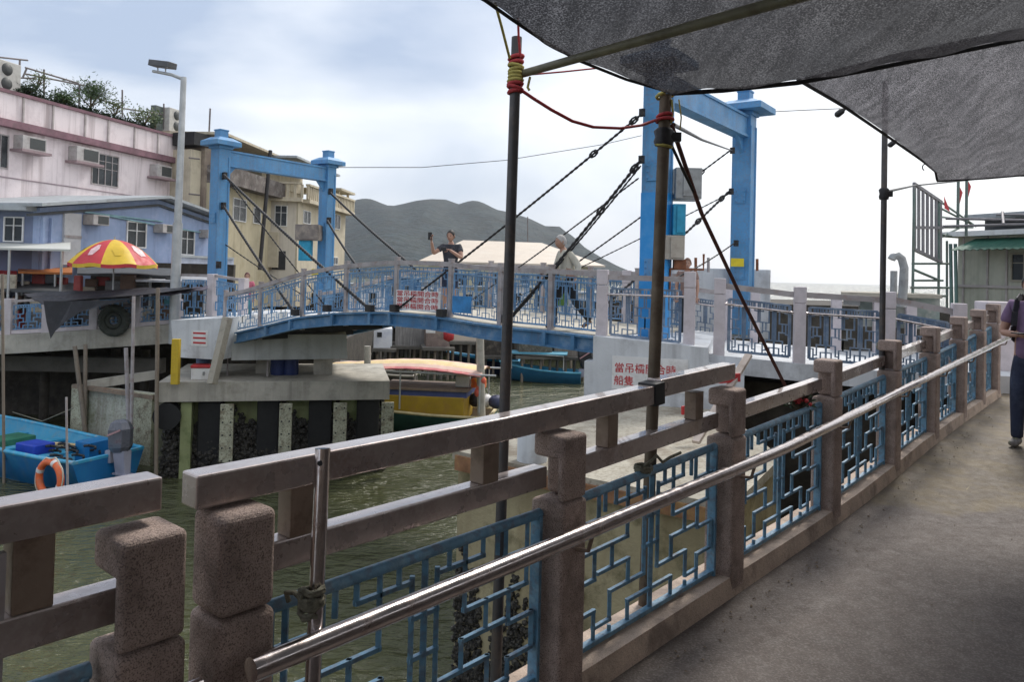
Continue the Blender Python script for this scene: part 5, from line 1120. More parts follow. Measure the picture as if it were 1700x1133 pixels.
for k,(x,y0,y1) in enumerate(((1604,290,392),(1590,300,380))):
    q=at(x,y1,17); o=thing('flag_pole',('tall flag pole with a red pennant above the metal building','shorter flag pole with a pink pennant by the scaffold')[k],'flag',q); MB().tube([q,at(x+1,y0,17)],.03,6).build('pole',gs,o)
    p=at(x+1,y0+6,17); MB().add([p,p+Vector((.10,0,-.18)),p+Vector((.05,.02,-.42)),p+Vector((0,.03,-.02)),p+Vector((.10,.03,-.20)),p+Vector((.05,.05,-.44))],[(0,1,2),(5,4,3),(0,3,4,1),(1,4,5,2),(2,5,3,0)]).build('pennant',mat('pennant_red',(.55,.06,.07),.7,var=.2),o)
q=at(1569,345,16.6); tag(MB().add([at(1567,325,16.6),at(1574,342,16.6),at(1577,352,16.6),at(1568,346,16.6),at(1567,325,16.64),at(1574,342,16.64),at(1577,352,16.64),at(1568,346,16.64)],[(0,1,2,3),(7,6,5,4),(0,4,5,1),(1,5,6,2),(2,6,7,3),(3,7,4,0)]).build('red_flag',MATS['pennant_red'],loc=q),'small red flag tied to the top of the billboard frame','flag')
rr=thing('roof_railing','thin steel railing along the metal building roof','railing',at(1640,378,17))
for (x0,y0,x1,y1) in ((1570,363,1720,366),(1565,376,1720,372),(1664,352,1666,372),(1655,357,1720,357)): MB().tube([at(x0,y0,17),at(x1,y1,16)],.03,6).build('rail',MATS['frame_grey'],rr)
# low slab roofed kiosk beyond the approach deck
KW=Wall.px(1400,14.6,1500,14.2); ko=thing('kiosk','low flat roofed kiosk beyond the approach deck','kiosk',KW.hit(1450,520))
MB().wpx(KW,1396,493,1560,487,.4,-1.5).build('roof',MATS['timber_grey'],ko); MB().wpx(KW,1428,545,1560,494,0,-1.4).build('wall',mat('kiosk_wall',(.20,.24,.22),.7,var=.35,scale=2,stain=((.45,.42,.38),.6,3)),ko)
MB().wpx(KW,1400,507,1428,497,.1,-1).build('counter',galv,ko)
# end block where the two balustrades meet
q=at(1652,520,11.6); tag(MB().box((q.x,q.y,fl(11.6)+.62),.42,.4,1.22,(1,-.1)).build('end_block',granite_pale,loc=(q.x,q.y,fl(11.6)),bevel=.02),'granite end block where the two balustrades meet at the right','post')
# small plant with red flowers on the blue top rail
plant('tiny red flowered plant tucked behind the balustrade right of the third post',at(1328,680,5.35),.09,.05,120,.05,leafm[1],3,8,'flower_plant')
mb=MB(); c=at(1326,666,5.3)
for i in range(14): mb.lathe([(.004,-.012),(.016,0),(.004,.012)],c+Vector((random.gauss(0,.03),random.gauss(0,.03),random.gauss(0,.012))),6)
mb.build('blossom',redpaint,sc.objects['flower_plant'])
# ================================================================ BOATS
def hull(L,B,D,sheer=.35,tb=.85):
    """open boat, stern at x=0, bow at x=L; returns outer + inner shell, waterline about z=0"""
    st=[(0,tb,0.),(.12,.94,0),(.3,1,0),(.5,.98,.02),(.68,.86,.06),(.82,.62,.16),(.92,.36,.32),(1,.06,.6)]
    rows=[]
    for f,b,r in st:
        x=f*L; hb=b*B/2; zs=D*.62+sheer*f**2.2; zk=-D*.38+r*D*.9; zc=zk+.18*D+r*.2
        pts=[(x,0,zk),(x-.0,hb*.72,zc),(x+(.12*f*f),hb,zs),(x+(.12*f*f),hb-.07,zs+.005),(x,hb*.70-.03,zc+.16),(x,0,zc+.12)]
        rows.append(pts)
    return rows
def boat(name,label,stern,dirv,L,B,D,outer,inner,rim,cat='boat',sheer=.35,stripe=None):
    d=Vector((dirv[0],dirv[1],0)).normalized(); n=Vector((-d.y,d.x,0)); o=thing(name,label,cat,Vector((stern[0],stern[1],WZ)))
    S=Vector((stern[0],stern[1],WZ+.12)); W=lambda p,s=1: S+d*p[0]+n*p[1]*s+Vector((0,0,p[2]))
    rows=hull(L,B,D,sheer)
    def shell(i0,i1,m,nm):
        mb=MB()
        for s in (1,-1):
            vs_=[W(r[k],s) for r in rows for k in range(i0,i1+1)]; w_=i1-i0+1
            mb.add(vs_,[(i*w_+k,i*w_+k+1,(i+1)*w_+k+1,(i+1)*w_+k) for i in range(len(rows)-1) for k in range(w_-1)],nm!='x')
        r=rows[0]
        if i0==0: 
            mb.add([W(r[0]),W(r[1]),W(r[2]),W(r[2],-1),W(r[1],-1)],[(0,1,2,3,4)])
        if i0==3: mb.add([W((.06,r[5][1],r[5][2])),W((.06,r[4][1],r[4][2])),W((.06,r[3][1],r[3][2])),W((.06,r[3][1],r[3][2]),-1),W((.06,r[4][1],r[4][2]),-1)],[(0,1,2,3,4)])
        return mb.build(nm,m,o)
    shell(0,2,outer,'hull'); shell(3,5,inner,'inner_lining')
    for s in (1,-1):
        mb=MB(); mb.tube([W(((r[2][0]+r[3][0])/2,(r[2][1]+r[3][1])/2,r[2][2]+.015),s) for r in rows],.05,6); mb.build('gunwale',rim,o)
    mb=MB(); mb.bar(W((.03,rows[0][2][1],rows[0][2][2]+.01)),W((.03,-rows[0][2][1],rows[0][2][2]+.01)),.09,.06); mb.build('transom_rail',rim,o)
    return o,W
bb_=mat('boat_blue',(.008,.17,.44),.45,var=.15,scale=1.5,stain=((.02,.28,.50),.4,2.5),streak=((.15,.20,.25),.3,5)); bin_=mat('boat_inside',(.03,.30,.50),.5,var=.2,scale=2,stain=((.12,.25,.32),.6,4)); brim=mat('boat_rim',(.05,.38,.62),.45,var=.2,scale=3,stain=((.35,.33,.3),.6,6))
st_=Vector((-8.98,17.5,0)); dv=(-.9,.43)
bo,W=boat('motor_boat','bright blue open motor boat with outboard engine beside the pier flank',(st_.x,st_.y),dv,6.6,2.1,.88,bb_,bin_,brim,sheer=.42)
mb=MB(); 
for x in (1.5,2.9,4.3): 
    hb=.86; a,c=W((x,hb,.45)),W((x,-hb,.45)); MB().bar(a,c,.30,.05).build('thwart',brim,bo)
MB().box(W((1.0,-.35,.42)),.5,.62,.62,dv).build('locker',bb_,bo,bevel=.01)
MB().box(W((2.1,.35,.5)),.7,.5,.34,dv).build('fish_bin',mat('bin_royal',(.02,.06,.45),.5,var=.2),bo,bevel=.02)
MB().bar(W((1.8,-.6,.45)),W((2.9,-.2,.47)),.14,.05).build('oar_board',mat('oar_cream',(.6,.45,.22),.6,var=.2),bo)
MB().box(W((.55,-.75,.62)),.35,.2,.12,dv).build('float',redpaint,bo,bevel=.03)
MB().box(W((3.5,.1,.5)),.7,.9,.2,dv).build('green_mat',mat('mat_green',(.03,.18,.11),.7,var=.3),bo,bevel=.02)
mb=MB(); random.seed(8)
for i in range(14):
    c=W((random.uniform(.5,1.6),random.uniform(-.2,.7),.42+random.uniform(0,.22))); mb.tube([c+Vector((.12*math.cos(k),.12*math.sin(k),.02*k)) for k in range(6)],.03,5)
mb.build('net_heap',black,bo)
def outboard(par,c,d,s=1.,tilt=0,m=None):
    """engine hung on a transom: cowl, leg, skeg and propeller"""
    d=Vector((d[0],d[1],0)).normalized(); n=Vector((-d.y,d.x,0)); m=m or mat('cowl_grey',(.10,.105,.13),.3,var=.15,scale=3,coat=.4)
    up=(Vector((0,0,1))+d*tilt).normalized(); c=Vector(c); ba=(-d+Vector((0,0,tilt))).normalized()
    Q=lambda a,b,e: c+ba*a*s+n*b*s+up*e*s
    def ring(z,l0,l1,w_): return [Q(l0+.06,-w_,z),Q(l1-.08,-w_*.8,z),Q(l1,0,z),Q(l1-.08,w_*.8,z),Q(l0+.06,w_,z),Q(l0,0,z)]
    rs=[ring(.0,.02,.40,.13),ring(.10,-.02,.47,.17),ring(.46,-.0,.52,.175),ring(.60,.04,.46,.14),ring(.66,.12,.36,.08)]
    mb=MB(); vs_=[p for r in rs for p in r]; mb.add(vs_,[(i*6+k,i*6+(k+1)%6,(i+1)*6+(k+1)%6,(i+1)*6+k) for i in range(4) for k in range(6)]+[tuple(range(6)),tuple(range(24,30))]); cw=mb.build('engine_cowl',m,par,bevel=.012*s)
    
    for e_ in (-1,1): MB().bar(Q(.04,e_*.172,.36),Q(.42,e_*.165,.46),.012*s,.035*s).build('cowl_stripe',mat('stripe_pale',(.45,.26,.27),.5),cw)
    mb=MB(); mb.hexa([Q(.10,-.05,-.75),Q(.34,-.05,-.75),Q(.34,.05,-.75),Q(.10,.05,-.75),Q(.06,-.09,.02),Q(.40,-.09,.02),Q(.40,.09,.02),Q(.06,.09,.02)]); mb.box(Q(.24,0,-.45),.44*s,.20*s,.03*s,d); mb.box(Q(-.05,0,-.08),.16*s,.26*s,.24*s,d)
    mb.build('engine_leg',mat('leg_grey',(.33,.33,.40),.35,var=.15,scale=4),par)
outboard(bo,W((-.02,-.10,.62)),dv,1.1,.12)
lb=thing('lifebuoy','orange lifebuoy with white rope hanging on the blue motor boat stern','lifebuoy',W((.5,1.02,.35)))
c=W((.45,1.04,.22)); n_=Vector((-Vector(dv).normalized().y,Vector(dv).normalized().x,0)); dvv=Vector((dv[0],dv[1],0)).normalized()
mb=MB(); mb.tube([c+dvv*.36*math.cos(k*math.pi/14)+Vector((0,0,.36*math.sin(k*math.pi/14)))+n_*.04 for k in range(29)],.075,10,cap=False); mb.build('ring',mat('buoy_orange',(.80,.16,.05),.6,var=.12,scale=5,stain=((.45,.25,.18),.5,7)),lb)
mb=MB(); mb.tube([c+dvv*(.36+.10)*math.cos(k*math.pi/14+.2)+Vector((0,0,(.46+.03*math.sin(k*1.7))*math.sin(k*math.pi/14)))+n_*.06 for k in range(29)],.016,6,cap=False); mb.build('grab_rope',mat('buoy_rope',(.6,.55,.45),.8),lb)
for k in range(4):
    th=k*math.pi/2+.4; q=c+dvv*.36*math.cos(th)+Vector((0,0,.36*math.sin(th)))+n_*.04; t__=(-dvv*math.sin(th)+Vector((0,0,math.cos(th)))); MB().tube([q-t__*.04,q+t__*.04],.082,10).build('band',white,lb)
rope('mooring_rope',[W((5.0,-.9,.9)),at(70,700,18.6),at(122,678,18.5)],.012,knotrope,'thin mooring rope from the blue motor boat up to the pier flank')
# sampan with padded striped canopy
s2=(at(818,700,24.5).x,24.6); d2=(-1,.12)
bo2,W2=boat('sampan','yellow sided sampan under a long striped canopy beyond the pier','' and 0 or s2,d2,6.,2.0,.66,mat('boat_green',(.03,.10,.09),.6,var=.2),mat('boat_brown',(.25,.2,.14),.7,var=.3,scale=3),mat('rim_cream',(.6,.5,.28),.6,var=.2,scale=3),sheer=.4)
ylw=mat('cabin_yellow',(.42,.27,.02),.55,var=.15,scale=2,stain=((.36,.20,.05),.6,3)); 
MB().box(W2((2.1,-.0,.62)),2.6,1.7,.78,d2).build('cabin_side',ylw,bo2,bevel=.02); MB().box(W2((2.1,0,1.09)),2.75,1.6,.18,d2).build('navy_band',mat('cabin_navy',(.06,.08,.22),.6,var=.2),bo2); MB().box(W2((2.1,0,1.22)),2.85,1.7,.07,d2).build('cabin_top',mat('wood_brown',(.22,.16,.12),.7,var=.3),bo2)
MB().box(W2((.95,.2,1.44)),.45,.3,.34,d2).build('white_box',white,bo2,bevel=.02); MB().box(W2((.45,.2,1.40)),.45,.3,.28,d2).build('red_yellow_box',mat('box_red_yellow',(.65,.12,.02),.6,var=.3,scale=5,stain=((.7,.5,.03),.9,7)),bo2,bevel=.02)
nn=60; cst=[(.66,.60,.52),(.68,.60,.30),(.62,.50,.42)]
can=[mat('canopy_red',(.55,.15,.15),.7,var=.2,scale=2,stain=((.7,.45,.35),.6,2.5)),mat('canopy_yellow',(.66,.50,.24),.7,var=.15,scale=2,stain=((.72,.6,.5),.6,2.5)),mat('canopy_pink',(.62,.42,.34),.7,var=.12,scale=2,stain=((.66,.50,.38),.5,2.5))]
cnp=thing('boat_canopy','long puffed red, yellow and pink striped canopy over the sampan','canopy',W2((2.8,0,2.2)))
def cpy(u,v,lo,hi):
    x=.25+5.0*u; y=-1.05+2.1*(lo+(hi-lo)*v); e=1-abs(y/1.05)**2.2; ze=1.72+.16*math.sin(math.pi*min(1,u*1.15))-.10*(u>.93)*(u-.93)*6
    return W2((x,y,ze+.17*e+.004*math.sin(u*70)))
for lo,hi,m in ((0,.07,can[0]),(.07,.14,can[1]),(.14,.5,can[2]),(.5,.8,can[1]),(.8,.93,can[2]),(.93,1,can[0])):
    MB().grid(lambda u,v: cpy(u,v,lo,hi),50,5,thick=.03).build('canopy_stripe',m,cnp)
for x in (.3,2.8,5.1):
    for y in (.95,-.95): MB().tube([W2((x,y,.6)),W2((x,y,1.78))],.03,6).build('canopy_post',alu,cnp)
for y in (.98,-.98): MB().tube([W2((-.2,y,1.75)),W2((5.4,y,1.77))],.035,6).build('canopy_rail',alu,cnp)
mb=MB(); random.seed(12)
for k,(m,nm,lab) in enumerate(((black,'net_bundle','black net bundle on the sampan stern'),(white,'net_bundle','white sack on the sampan stern deck'),(mat('sack_navy',(.05,.06,.12),.7,var=.4,scale=6),'net_bundle','navy bundle at the end of the sampan stern'))):
    q=W2((.62-.35*k,-.3+.1*k,.62)); tag(MB().grid(lambda u,v: q+Vector((.26*math.sin(math.pi*v)*math.cos(2*math.pi*u),.22*math.sin(math.pi*v)*math.sin(2*math.pi*u),.16-.2*math.cos(math.pi*v)+.03*math.sin(u*31+v*17))),14,8).build(nm,m,loc=q),lab,'bundle')
q=at(799,640,24.2); kf=thing('net_floats','orange red floats and netting hung on the mooring post','floats',q)
for x,y in ((800,632),(797,645),(794,652)): MB().lathe([(.01,-.16),(.10,-.1),(.13,0),(.1,.1),(.01,.16)],at(x,y,24.0),10).build('float',mat('float_coral',(.75,.14,.09),.6,var=.2,scale=6),kf)
# far blue boat and friends
s3=(at(964,640,36).x,36)
bo3,W3=boat('motor_boat','far blue sampan with outboard moored left of the white abutment',s3,(-1,.10),3.7,1.5,.62,mat('boat_far_blue',(.02,.13,.25),.5,var=.2,scale=2),bin_,mat('rim_teal',(.08,.30,.42),.5,var=.2,scale=3),sheer=.35)
MB().tube([W3((.8,.6,.5)),W3((.8,.6,1.15)),W3((3.2,.6,1.2)),W3((3.2,.6,.5))],.03,6).build('canopy_frame',alu,bo3)
MB().box(W3((2.0,0,1.22)),2.7,1.3,.05,(-1,.1)).build('canopy_sheet',MATS['rim_teal'],bo3)
outboard(bo3,W3((-.05,0,.5)),(-1,.10),1.5,.35,mat('cowl_black',(.015,.015,.018),.4))
s4=(at(862,628,39).x,39); bo4,W4=boat('rowing_boat','dark navy boat half hidden behind the far blue sampan',s4,(-1,.05),3.6,1.4,.8,mat('boat_navy',(.015,.04,.14),.5,var=.2),bin_,brim)
s5=(at(690,606,33).x,33.2); bo5,W5=boat('rowing_boat','small dark wooden boat in shadow beneath the far sheds',s5,(-1,.05),3.2,1.3,.7,darkmass,darkmass,MATS['timber_grey'])
# ================================================================ PEOPLE
def skin(V,E,sub=2,name='tmp'):
    me=bpy.data.meshes.new(name); me.from_pydata([v[0] for v in V],E,[]); o=bpy.data.objects.new(name,me); sc.collection.objects.link(o)
    md=o.modifiers.new('s','SKIN'); md.use_smooth_shade=True; sb_=o.modifiers.new('u','SUBSURF'); sb_.levels=sub; sb_.render_levels=sub
    for i,(p,r) in enumerate(V):
        sv=me.skin_vertices[0].data[i]; sv.radius=(r,r) if not isinstance(r,tuple) else r; sv.use_root=(i==0)
    bpy.context.view_layer.update(); dg=bpy.context.evaluated_depsgraph_get(); m2=bpy.data.meshes.new_from_object(o.evaluated_get(dg))
    vs_=[v.co.copy() for v in m2.vertices]; fs_=[tuple(p.vertices) for p in m2.polygons]; bpy.data.objects.remove(o); bpy.data.meshes.remove(m2); bpy.data.meshes.remove(me)
    return vs_,fs_
skinm=mat('skin',(.42,.24,.17),.55,var=.06,scale=4); hairm=mat('hair_dark',(.02,.016,.014),.6,var=.3,scale=30)
def person(label,base,face,J,mats,scale=1.,hair='short',extra=None,shoe=(.1,.1,.1),longtr=True,sleeve=.55,curl=1.2):
    """J: joints in body space (x right-of-person, y forward, z up), in metres"""
    f=Vector((face[0],face[1],0)).normalized(); r_=Vector((f.y,-f.x,0)); B=Vector(base)
    T=lambda p: B+(r_*p[0]+f*p[1]+Vector((0,0,p[2])))*scale
    o=thing('person',label,'person',B)
    j={k:Vector(v) for k,v in J.items()}
    def L(a,b_,t): return j[a].lerp(j[b_],t)
    S=scale
    V=[(j['pelvis'],(.145*S,.105*S)),(L('pelvis','chest',.5),(.125*S,.095*S)),(j['chest'],(.155*S,.105*S)),(j['neck'],(.062*S,.062*S)),(L('neck','head',.45),(.056*S,.058*S))]
    E=[(0,1),(1,2),(2,3),(3,4)]; idx={}
    for s in 'LR':
        b0=len(V); V+= [(j['sh'+s],.062*S),(L('sh'+s,'el'+s,.5),.052*S),(j['el'+s],.042*S),(L('el'+s,'wr'+s,.4),.040*S),(j['wr'+s],.027*S)]; E+=[(2,b0),(b0,b0+1),(b0+1,b0+2),(b0+2,b0+3),(b0+3,b0+4)]
        b0=len(V); V+= [(j['hip'+s],.088*S),(L('hip'+s,'kn'+s,.5),.078*S),(j['kn'+s],.055*S),(L('kn'+s,'an'+s,.35),.056*S),(j['an'+s],.036*S)]; E+=[(0,b0),(b0,b0+1),(b0+1,b0+2),(b0+2,b0+3),(b0+3,b0+4)]
    vs_,fs_=skin([(T(p),r) for p,r in V],E,1)
    mb=MB(); mb.add(vs_,fs_,True)
    # head: a shaped ovoid with brow, nose, chin, ears
    hd_=j['head']; fc=Vector(J.get('look',(0,1,0))).normalized(); hr=Vector((fc.y,-fc.x,0)).normalized(); hu=Vector((0,0,1)); 
    def HP(th,ph):
        x=math.sin(ph)*math.cos(th); y=math.sin(ph)*math.sin(th); z=math.cos(ph)
        rx,ry,rz=.076,.096,.118
        if z<-.2: rx*=1-.30*(-z-.2); ry*=1-.10*(-z-.2)
        p=hr*x*rx+fc*y*ry+hu*z*rz
        if y>.75 and abs(x)<.28 and -.35<z<.12: p+=fc*.018*(1-abs(x)/.28)*(1-abs(z+.15)/.3 if abs(z+.15)<.3 else 0)
        if y>.6 and -.05<z<.2 and .2<abs(x)<.55: p-=fc*.008
        if y>.7 and z<-.7: p+=fc*.008
        return T(hd_+p)
    mb.grid(lambda u,v: HP(2*math.pi*u,math.pi*(.001+.998*v)),28,20)
    for s in (-1,1):
        q=hd_+hr*s*.078-fc*.005; mb.lathe([(.006*S,-.03*S),(.016*S,-.015*S),(.018*S,.012*S),(.006*S,.03*S)],T(q),8)
    # hands: palm, four unequal curled fingers, thumb leaving the side
    for s in 'LR':
        w_=j['wr'+s]; d_=Vector(J['hand'+s]).normalized() if 'hand'+s in J else (w_-j['el'+s]).normalized(); pn=Vector(J.get('palm'+s,(0,0,-1))); pn=(pn-d_*pn.dot(d_)).normalized(); sd_=d_.cross(pn); sd_*= (1 if s=='L' else -1)
        pv,pf=skin([(T(w_-d_*.01),(.022*S,.018*S)),(T(w_+d_*.04),(.034*S,.015*S)),(T(w_+d_*.085),(.036*S,.013*S))],[(0,1),(1,2)],1); mb.add(pv,pf,True)
        for k,(off,l) in enumerate(((-.027,.070),(-.009,.079),(.010,.074),(.028,.058))):
            p0=w_+d_*.082+sd_*(-off); cc=curl*(.8+.12*k); p1=p0+(d_*math.cos(cc*.25)+pn*math.sin(cc*.25))*l*.45; p2=p1+(d_*math.cos(cc*.8)+pn*math.sin(cc*.8))*l*.32; p3=p2+(d_*math.cos(cc*1.3)+pn*math.sin(cc*1.3))*l*.26
            mb.tube([T(p) for p in (p0-d_*.02,p0,p1,p2,p3)],[.0085*S,.009*S,.0085*S,.0078*S,.0055*S],7)
        p0=w_+d_*.03+sd_*.026; p1=p0+(sd_*.7+d_*.7+pn*.25)*.034; p2=p1+(sd_*.15+d_*.85+pn*.45)*.03; p3=p2+(d_*.8+pn*.5)*.02
        mb.tube([T(p) for p in (p0-sd_*.012,p0,p1,p2,p3)],[.012*S,.0115*S,.010*S,.0088*S,.006*S],7)
    body=mb.build('body',skinm,o)
    # face marks
    for s in (-1,1): MB().lathe([(.003*S,-.004*S),(.010*S,0),(.003*S,.004*S)],T(hd_+hr*s*.030+fc*.0885+hu*.008),8,axis=tuple((r_*fc.x+f*fc.y))).build('eye',black,body)
    MB().bar(T(hd_+hr*.022+fc*.087-hu*.062),T(hd_-hr*.022+fc*.087-hu*.062),.006*S,.006*S).build('mouth',mat('lips',(.30,.10,.09),.6),body)
    hm=MB()
    def HH(u,v):
        th=2*math.pi*u; ph=math.pi*.60*v; y=math.sin(ph)*math.sin(th)
        if hair!='long': ph_max=math.pi*(.60-.30*max(0,math.sin(th))); ph=ph_max*v
        p=hr*math.sin(ph)*math.cos(th)*.088+fc*(math.sin(ph)*math.sin(th)*.108-.004)+hu*(math.cos(ph)*.132+.003)
        return T(hd_+p+(hr*math.sin(u*91)+hu*math.cos(u*67+v*20))*.0028)
    hm.grid(HH,32,10,thick=0); hm.build('hair',mats['hair'],o)
    # clothes as slightly larger shells on the same skeleton
    V=[(j['pelvis']+Vector((0,0,-.09)),(.172*S,.130*S)),(j['pelvis']+Vector((0,0,.02)),(.165*S,.125*S)),(L('pelvis','chest',.5),(.150*S,.118*S)),(j['chest'],(.178*S,.125*S)),(L('chest','neck',.75),(.085*S,.08*S))]; E=[(0,1),(1,2),(2,3),(3,4)]
    for s in 'LR':
        b0=len(V); V+=[(j['sh'+s],.078*S),(L('sh'+s,'el'+s,sleeve),.068*S)]; E+=[(3,b0),(b0,b0+1)]
        if sleeve>=1: V+=[(L('el'+s,'wr'+s,.85),.045*S)]; E+=[(b0+1,b0+2)]
    vs_,fs_=skin([(T(p),r) for p,r in V],E,2); MB().add(vs_,fs_,True).build('shirt',mats['shirt'],o)
    V=[(j['pelvis']+Vector((0,0,-.03)),(.160*S,.120*S))]; E=[]
    V+=[(L('pelvis','chest',.22),(.150*S,.112*S))]; E+=[(0,1)]
    for s in 'LR':
        b0=len(V); V+=[(j['hip'+s]-Vector((0,0,.04)),.102*S),(L('hip'+s,'kn'+s,.55),.092*S),(j['kn'+s],.074*S)]; E+=[(0,b0),(b0,b0+1),(b0+1,b0+2)]
        if longtr: V+=[(L('kn'+s,'an'+s,.5),.066*S),(L('kn'+s,'an'+s,.92),.060*S),(L('kn'+s,'an'+s,1.06),.058*S)]; E+=[(b0+4,b0+5)]; E+=[(b0+2,b0+3),(b0+3,b0+4)]
    vs_,fs_=skin([(T(p),r) for p,r in V],E,2); MB().add(vs_,fs_,True).build('trousers',mats['trousers'],o)
    for s in 'LR':
        a=j['an'+s]; td=Vector(J.get('toe'+s,(0,1,0))).normalized(); V=[(a-td*.05+Vector((0,0,-.035)),(.046*S,.048*S)),(a+td*.06+Vector((0,0,-.045)),(.050*S,.040*S)),(a+td*.16+Vector((0,0,-.055)),(.050*S,.030*S))]
        vs_,fs_=skin([(T(p),r) for p,r in V],[(0,1),(1,2)],2); MB().add(vs_,fs_,True).build('shoe',mats['shoe'],o)
    return o,T
STAND=dict(pelvis=(0,0,.93),chest=(0,.0,1.28),neck=(0,0,1.47),head=(0,.02,1.62),shL=(-.18,0,1.40),shR=(.18,0,1.40),elL=(-.23,.0,1.12),elR=(.23,.0,1.12),wrL=(-.22,.08,.88),wrR=(.22,.08,.88),hipL=(-.09,0,.88),hipR=(.09,0,.88),knL=(-.10,.02,.50),knR=(.10,.02,.50),anL=(-.11,0,.09),anR=(.11,0,.09))
def on_deck(x,ac):
    u=NEAR.uz(x,500)[0]
    for _ in range(6):
        p=BP(u,ac,dz(u)); rr=p-Vector((0,0,EYE)); cc=CM.transposed()@rr; X=850+cc.x/-cc.z*F; u+= (X-x)*abs(p.y)/F/(-SD.x)*-1*-1 if False else (X-x)*p.y/F/abs(SD.x)
    return BP(u,ac,dz(u))
b=on_deck(746,.75)
J=dict(STAND); J.update(head=(0,.06,1.62),elR=(.34,.16,1.24),wrR=(.36,.30,1.50),handR=(.05,.15,1),palmR=(-1,.4,0),elL=(-.26,.14,1.16),wrL=(-.02,.30,1.33),handL=(1,.1,.1),palmL=(0,-1,0),look=(.25,1,-.05),hand=None)
J={k:v for k,v in J.items() if v is not None}
cam_dir=(-b.x*.7-.25*b.y,-b.y)
mB={'shirt':mat('tshirt_black',(.03,.032,.04),.8,var=.3,scale=6,stain=((.10,.10,.12),.4,9)),'trousers':mat('shorts_navy',(.018,.028,.06),.8,var=.2,scale=6),'hair':hairm,'shoe':mat('shoe_dark',(.05,.045,.045),.7)}
pm,TT=person('man in black T-shirt and dark shorts raising a phone on the bridge',b,(-b.x-.3*b.y*0-3.0,-b.y),J,mB,.95,longtr=False)
tag(MB().box(TT((.38,.36,1.60)),.075,.012,.15,(1,.3)).build('mobile_phone',black,loc=TT((.38,.36,1.60))),'black phone held up in the man\'s raised hand','phone')
tag(MB().box(TT((.09,.36,1.34)),.11,.06,.075,(1,.2)).build('camera_device',black,loc=TT((.09,.36,1.34)),bevel=.01),'small dark camera held at the man\'s chest','camera')
b=on_deck(941,.42)
J=dict(STAND); J.update(pelvis=(0,-.02,.90),chest=(0,.06,1.22),neck=(0,.11,1.40),head=(0,.17,1.53),shL=(-.16,.07,1.34),shR=(.16,.07,1.34),elL=(-.20,-.10,1.10),elR=(.22,.12,1.08),wrL=(-.20,-.02,.88),wrR=(.18,.33,1.02),hipL=(-.085,0,.85),hipR=(.085,0,.85),knL=(-.09,-.10,.49),knR=(.09,.22,.50),anL=(-.09,-.40,.16),anR=(.09,.22,.09),toeL=(0,1,-.5))
mW={'shirt':mat('blouse_white',(.56,.53,.44),.8,var=.12,scale=5,stain=((.45,.42,.34),.4,8)),'trousers':mat('slacks_black',(.015,.018,.022),.8,var=.3,scale=6),'hair':mat('hair_grey',(.42,.40,.38),.7,var=.3,scale=40),'shoe':mat('shoe_brown',(.16,.09,.05),.7)}
wo,TW=person('grey haired woman in a white blouse and black trousers walking on the bridge',b,(-.95,-.45),J,mW,.97,sleeve=1.0)
bg=thing('shopping_bag','green bag swinging at the walking woman\'s side','bag',TW((.25,-.05,.62)))
MB().hexa([TW((.24,-.16,.40)),TW((.24,.12,.40)),TW((.30,.12,.40)),TW((.30,-.16,.40)),TW((.25,-.12,.76)),TW((.25,.08,.76)),TW((.28,.08,.76)),TW((.28,-.12,.76))]).build('bag_body',mat('bag_green',(.12,.26,.05),.7,var=.2),bg,bevel=.015); MB().tube([TW((.265,-.08,.76)),TW((.24,-.03,.87)),TW((.265,.05,.76))],.008,6).build('handle',black,bg)
# figure half hidden behind the tower, only head and shoulders above the rail
q=AP.P(AP.uz(1129,500)[0],adz(AP.uz(1129,500)[0]),-2.3)
person('person with a brown cap behind the rusty pole, mostly hidden by the balustrade',q,(-q.x,-q.y),STAND,{'shirt':mat('shirt_brownish',(.25,.16,.13),.8,var=.2),'trousers':mW['trousers'],'hair':mat('cap_brown',(.17,.09,.06),.7),'shoe':mB['shoe']},.82)
q=near(408,540,-1.0); q.z=dz(NEAR.uz(408,540)[0])
person('small person in pink and teal behind the lattice at the left bridge end',q,(.3,-1),STAND,{'shirt':mat('shirt_pinkred',(.45,.12,.18),.8,var=.3,scale=5),'trousers':mat('trousers_teal',(.02,.25,.28),.8,var=.3,scale=5),'hair':mat('hair_reddish',(.10,.03,.03),.7),'shoe':mB['shoe']},.80)
# the pedestrian cut by the right edge
q=at(1712,755,7.75); q.z=fl(q.y)+.002
J=dict(STAND); J.update(elL=(-.25,.05,1.12),wrL=(-.05,.26,1.10),handL=(1,.15,.05),palmL=(0,-.3,1),elR=(.25,.05,1.12),wrR=(.05,.28,1.12),handR=(-1,.1,.05),palmR=(0,-.3,1),knR=(.10,.10,.50),anR=(.10,.10,.09),knL=(-.10,.04,.50),anL=(-.11,-.12,.09),look=(.1,1,-.3),head=(0,.05,1.62))
J={k:v for k,v in J.items()}
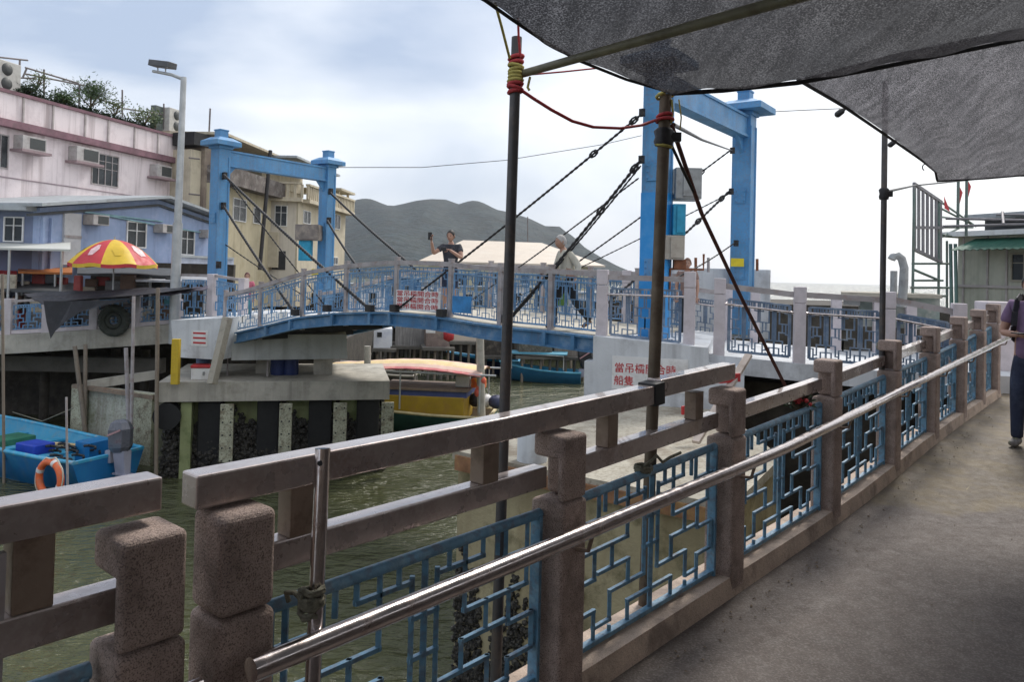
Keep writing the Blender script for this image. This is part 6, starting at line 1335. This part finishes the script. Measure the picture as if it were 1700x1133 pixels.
# body space x is the person's right; facing us the picture-left arm is the right one
mP={'shirt':mat('tshirt_purple',(.19,.12,.21),.85,var=.12,scale=7,stain=((.25,.17,.27),.4,10),bump=.3,bscale=25),'trousers':mat('jeans',(.028,.038,.075),.85,var=.3,scale=5,stain=((.07,.09,.14),.5,7),bump=.3,bscale=60),'hair':hairm,'shoe':mat('shoe_grey',(.22,.20,.19),.7,var=.3,scale=10,stain=((.35,.38,.05),.5,12))}
pp,TP=person('pedestrian in purple T-shirt and jeans with a backpack, cut by the right edge',q,(-q.x-.4*q.y,-q.y),J,mP,1.0,sleeve=.7)
bk=thing('backpack','dark backpack with wide shoulder straps on the pedestrian in purple','bag',TP((0,-.2,1.2)))
MB().hexa([TP((-.15,-.30,.98)),TP((.15,-.30,.98)),TP((.15,-.13,.98)),TP((-.15,-.13,.98)),TP((-.13,-.26,1.42)),TP((.13,-.26,1.42)),TP((.13,-.12,1.42)),TP((-.13,-.12,1.42))]).build('pack',mat('pack_dark',(.03,.03,.04),.7,var=.3,scale=8),bk,bevel=.03)
for s in (-1,1):
    ch_=[(.11*s,-.14,1.43),(.115*s,-.04,1.50),(.115*s,.08,1.455),(.12*s,.145,1.34),(.13*s,.14,1.20),(.16*s,.06,1.08),(.15*s,-.10,1.02)]
    mb=MB()
    for a_,c_ in zip(ch_,ch_[1:]): mb.bar(TP(a_),TP(c_),.055,.012,up=(-q.x,-q.y,.3))
    mb.build('strap',MATS['pack_dark'],bk)
tag(MB().box(TP((0.02,.40,1.14)),.075,.14,.012).build('mobile_phone',black,loc=TP((0.02,.40,1.14))),'phone held in both hands by the pedestrian in purple','phone')

# ================================================================ AIR
hz_=bpy.data.materials.new('haze'); hz_.use_nodes=True; t=hz_.node_tree; t.nodes.clear(); o_=t.nodes.new('ShaderNodeOutputMaterial'); v_=t.nodes.new('ShaderNodeVolumePrincipled')
v_.inputs['Density'].default_value=.00013; v_.inputs['Color'].default_value=(.86,.92,1.,1); v_.inputs['Anisotropy'].default_value=.0
t.links.new(v_.outputs[0],o_.inputs['Volume'])
hb=MB().hexa([(-1600,-70,WZ-1.5),(1600,-70,WZ-1.5),(1600,1950,WZ-1.5),(-1600,1950,WZ-1.5),(-1600,-70,160),(1600,-70,160),(1600,1950,160),(-1600,1950,160)]).build('haze',hz_)
stuff(hb,'pale sea haze in the air','haze')
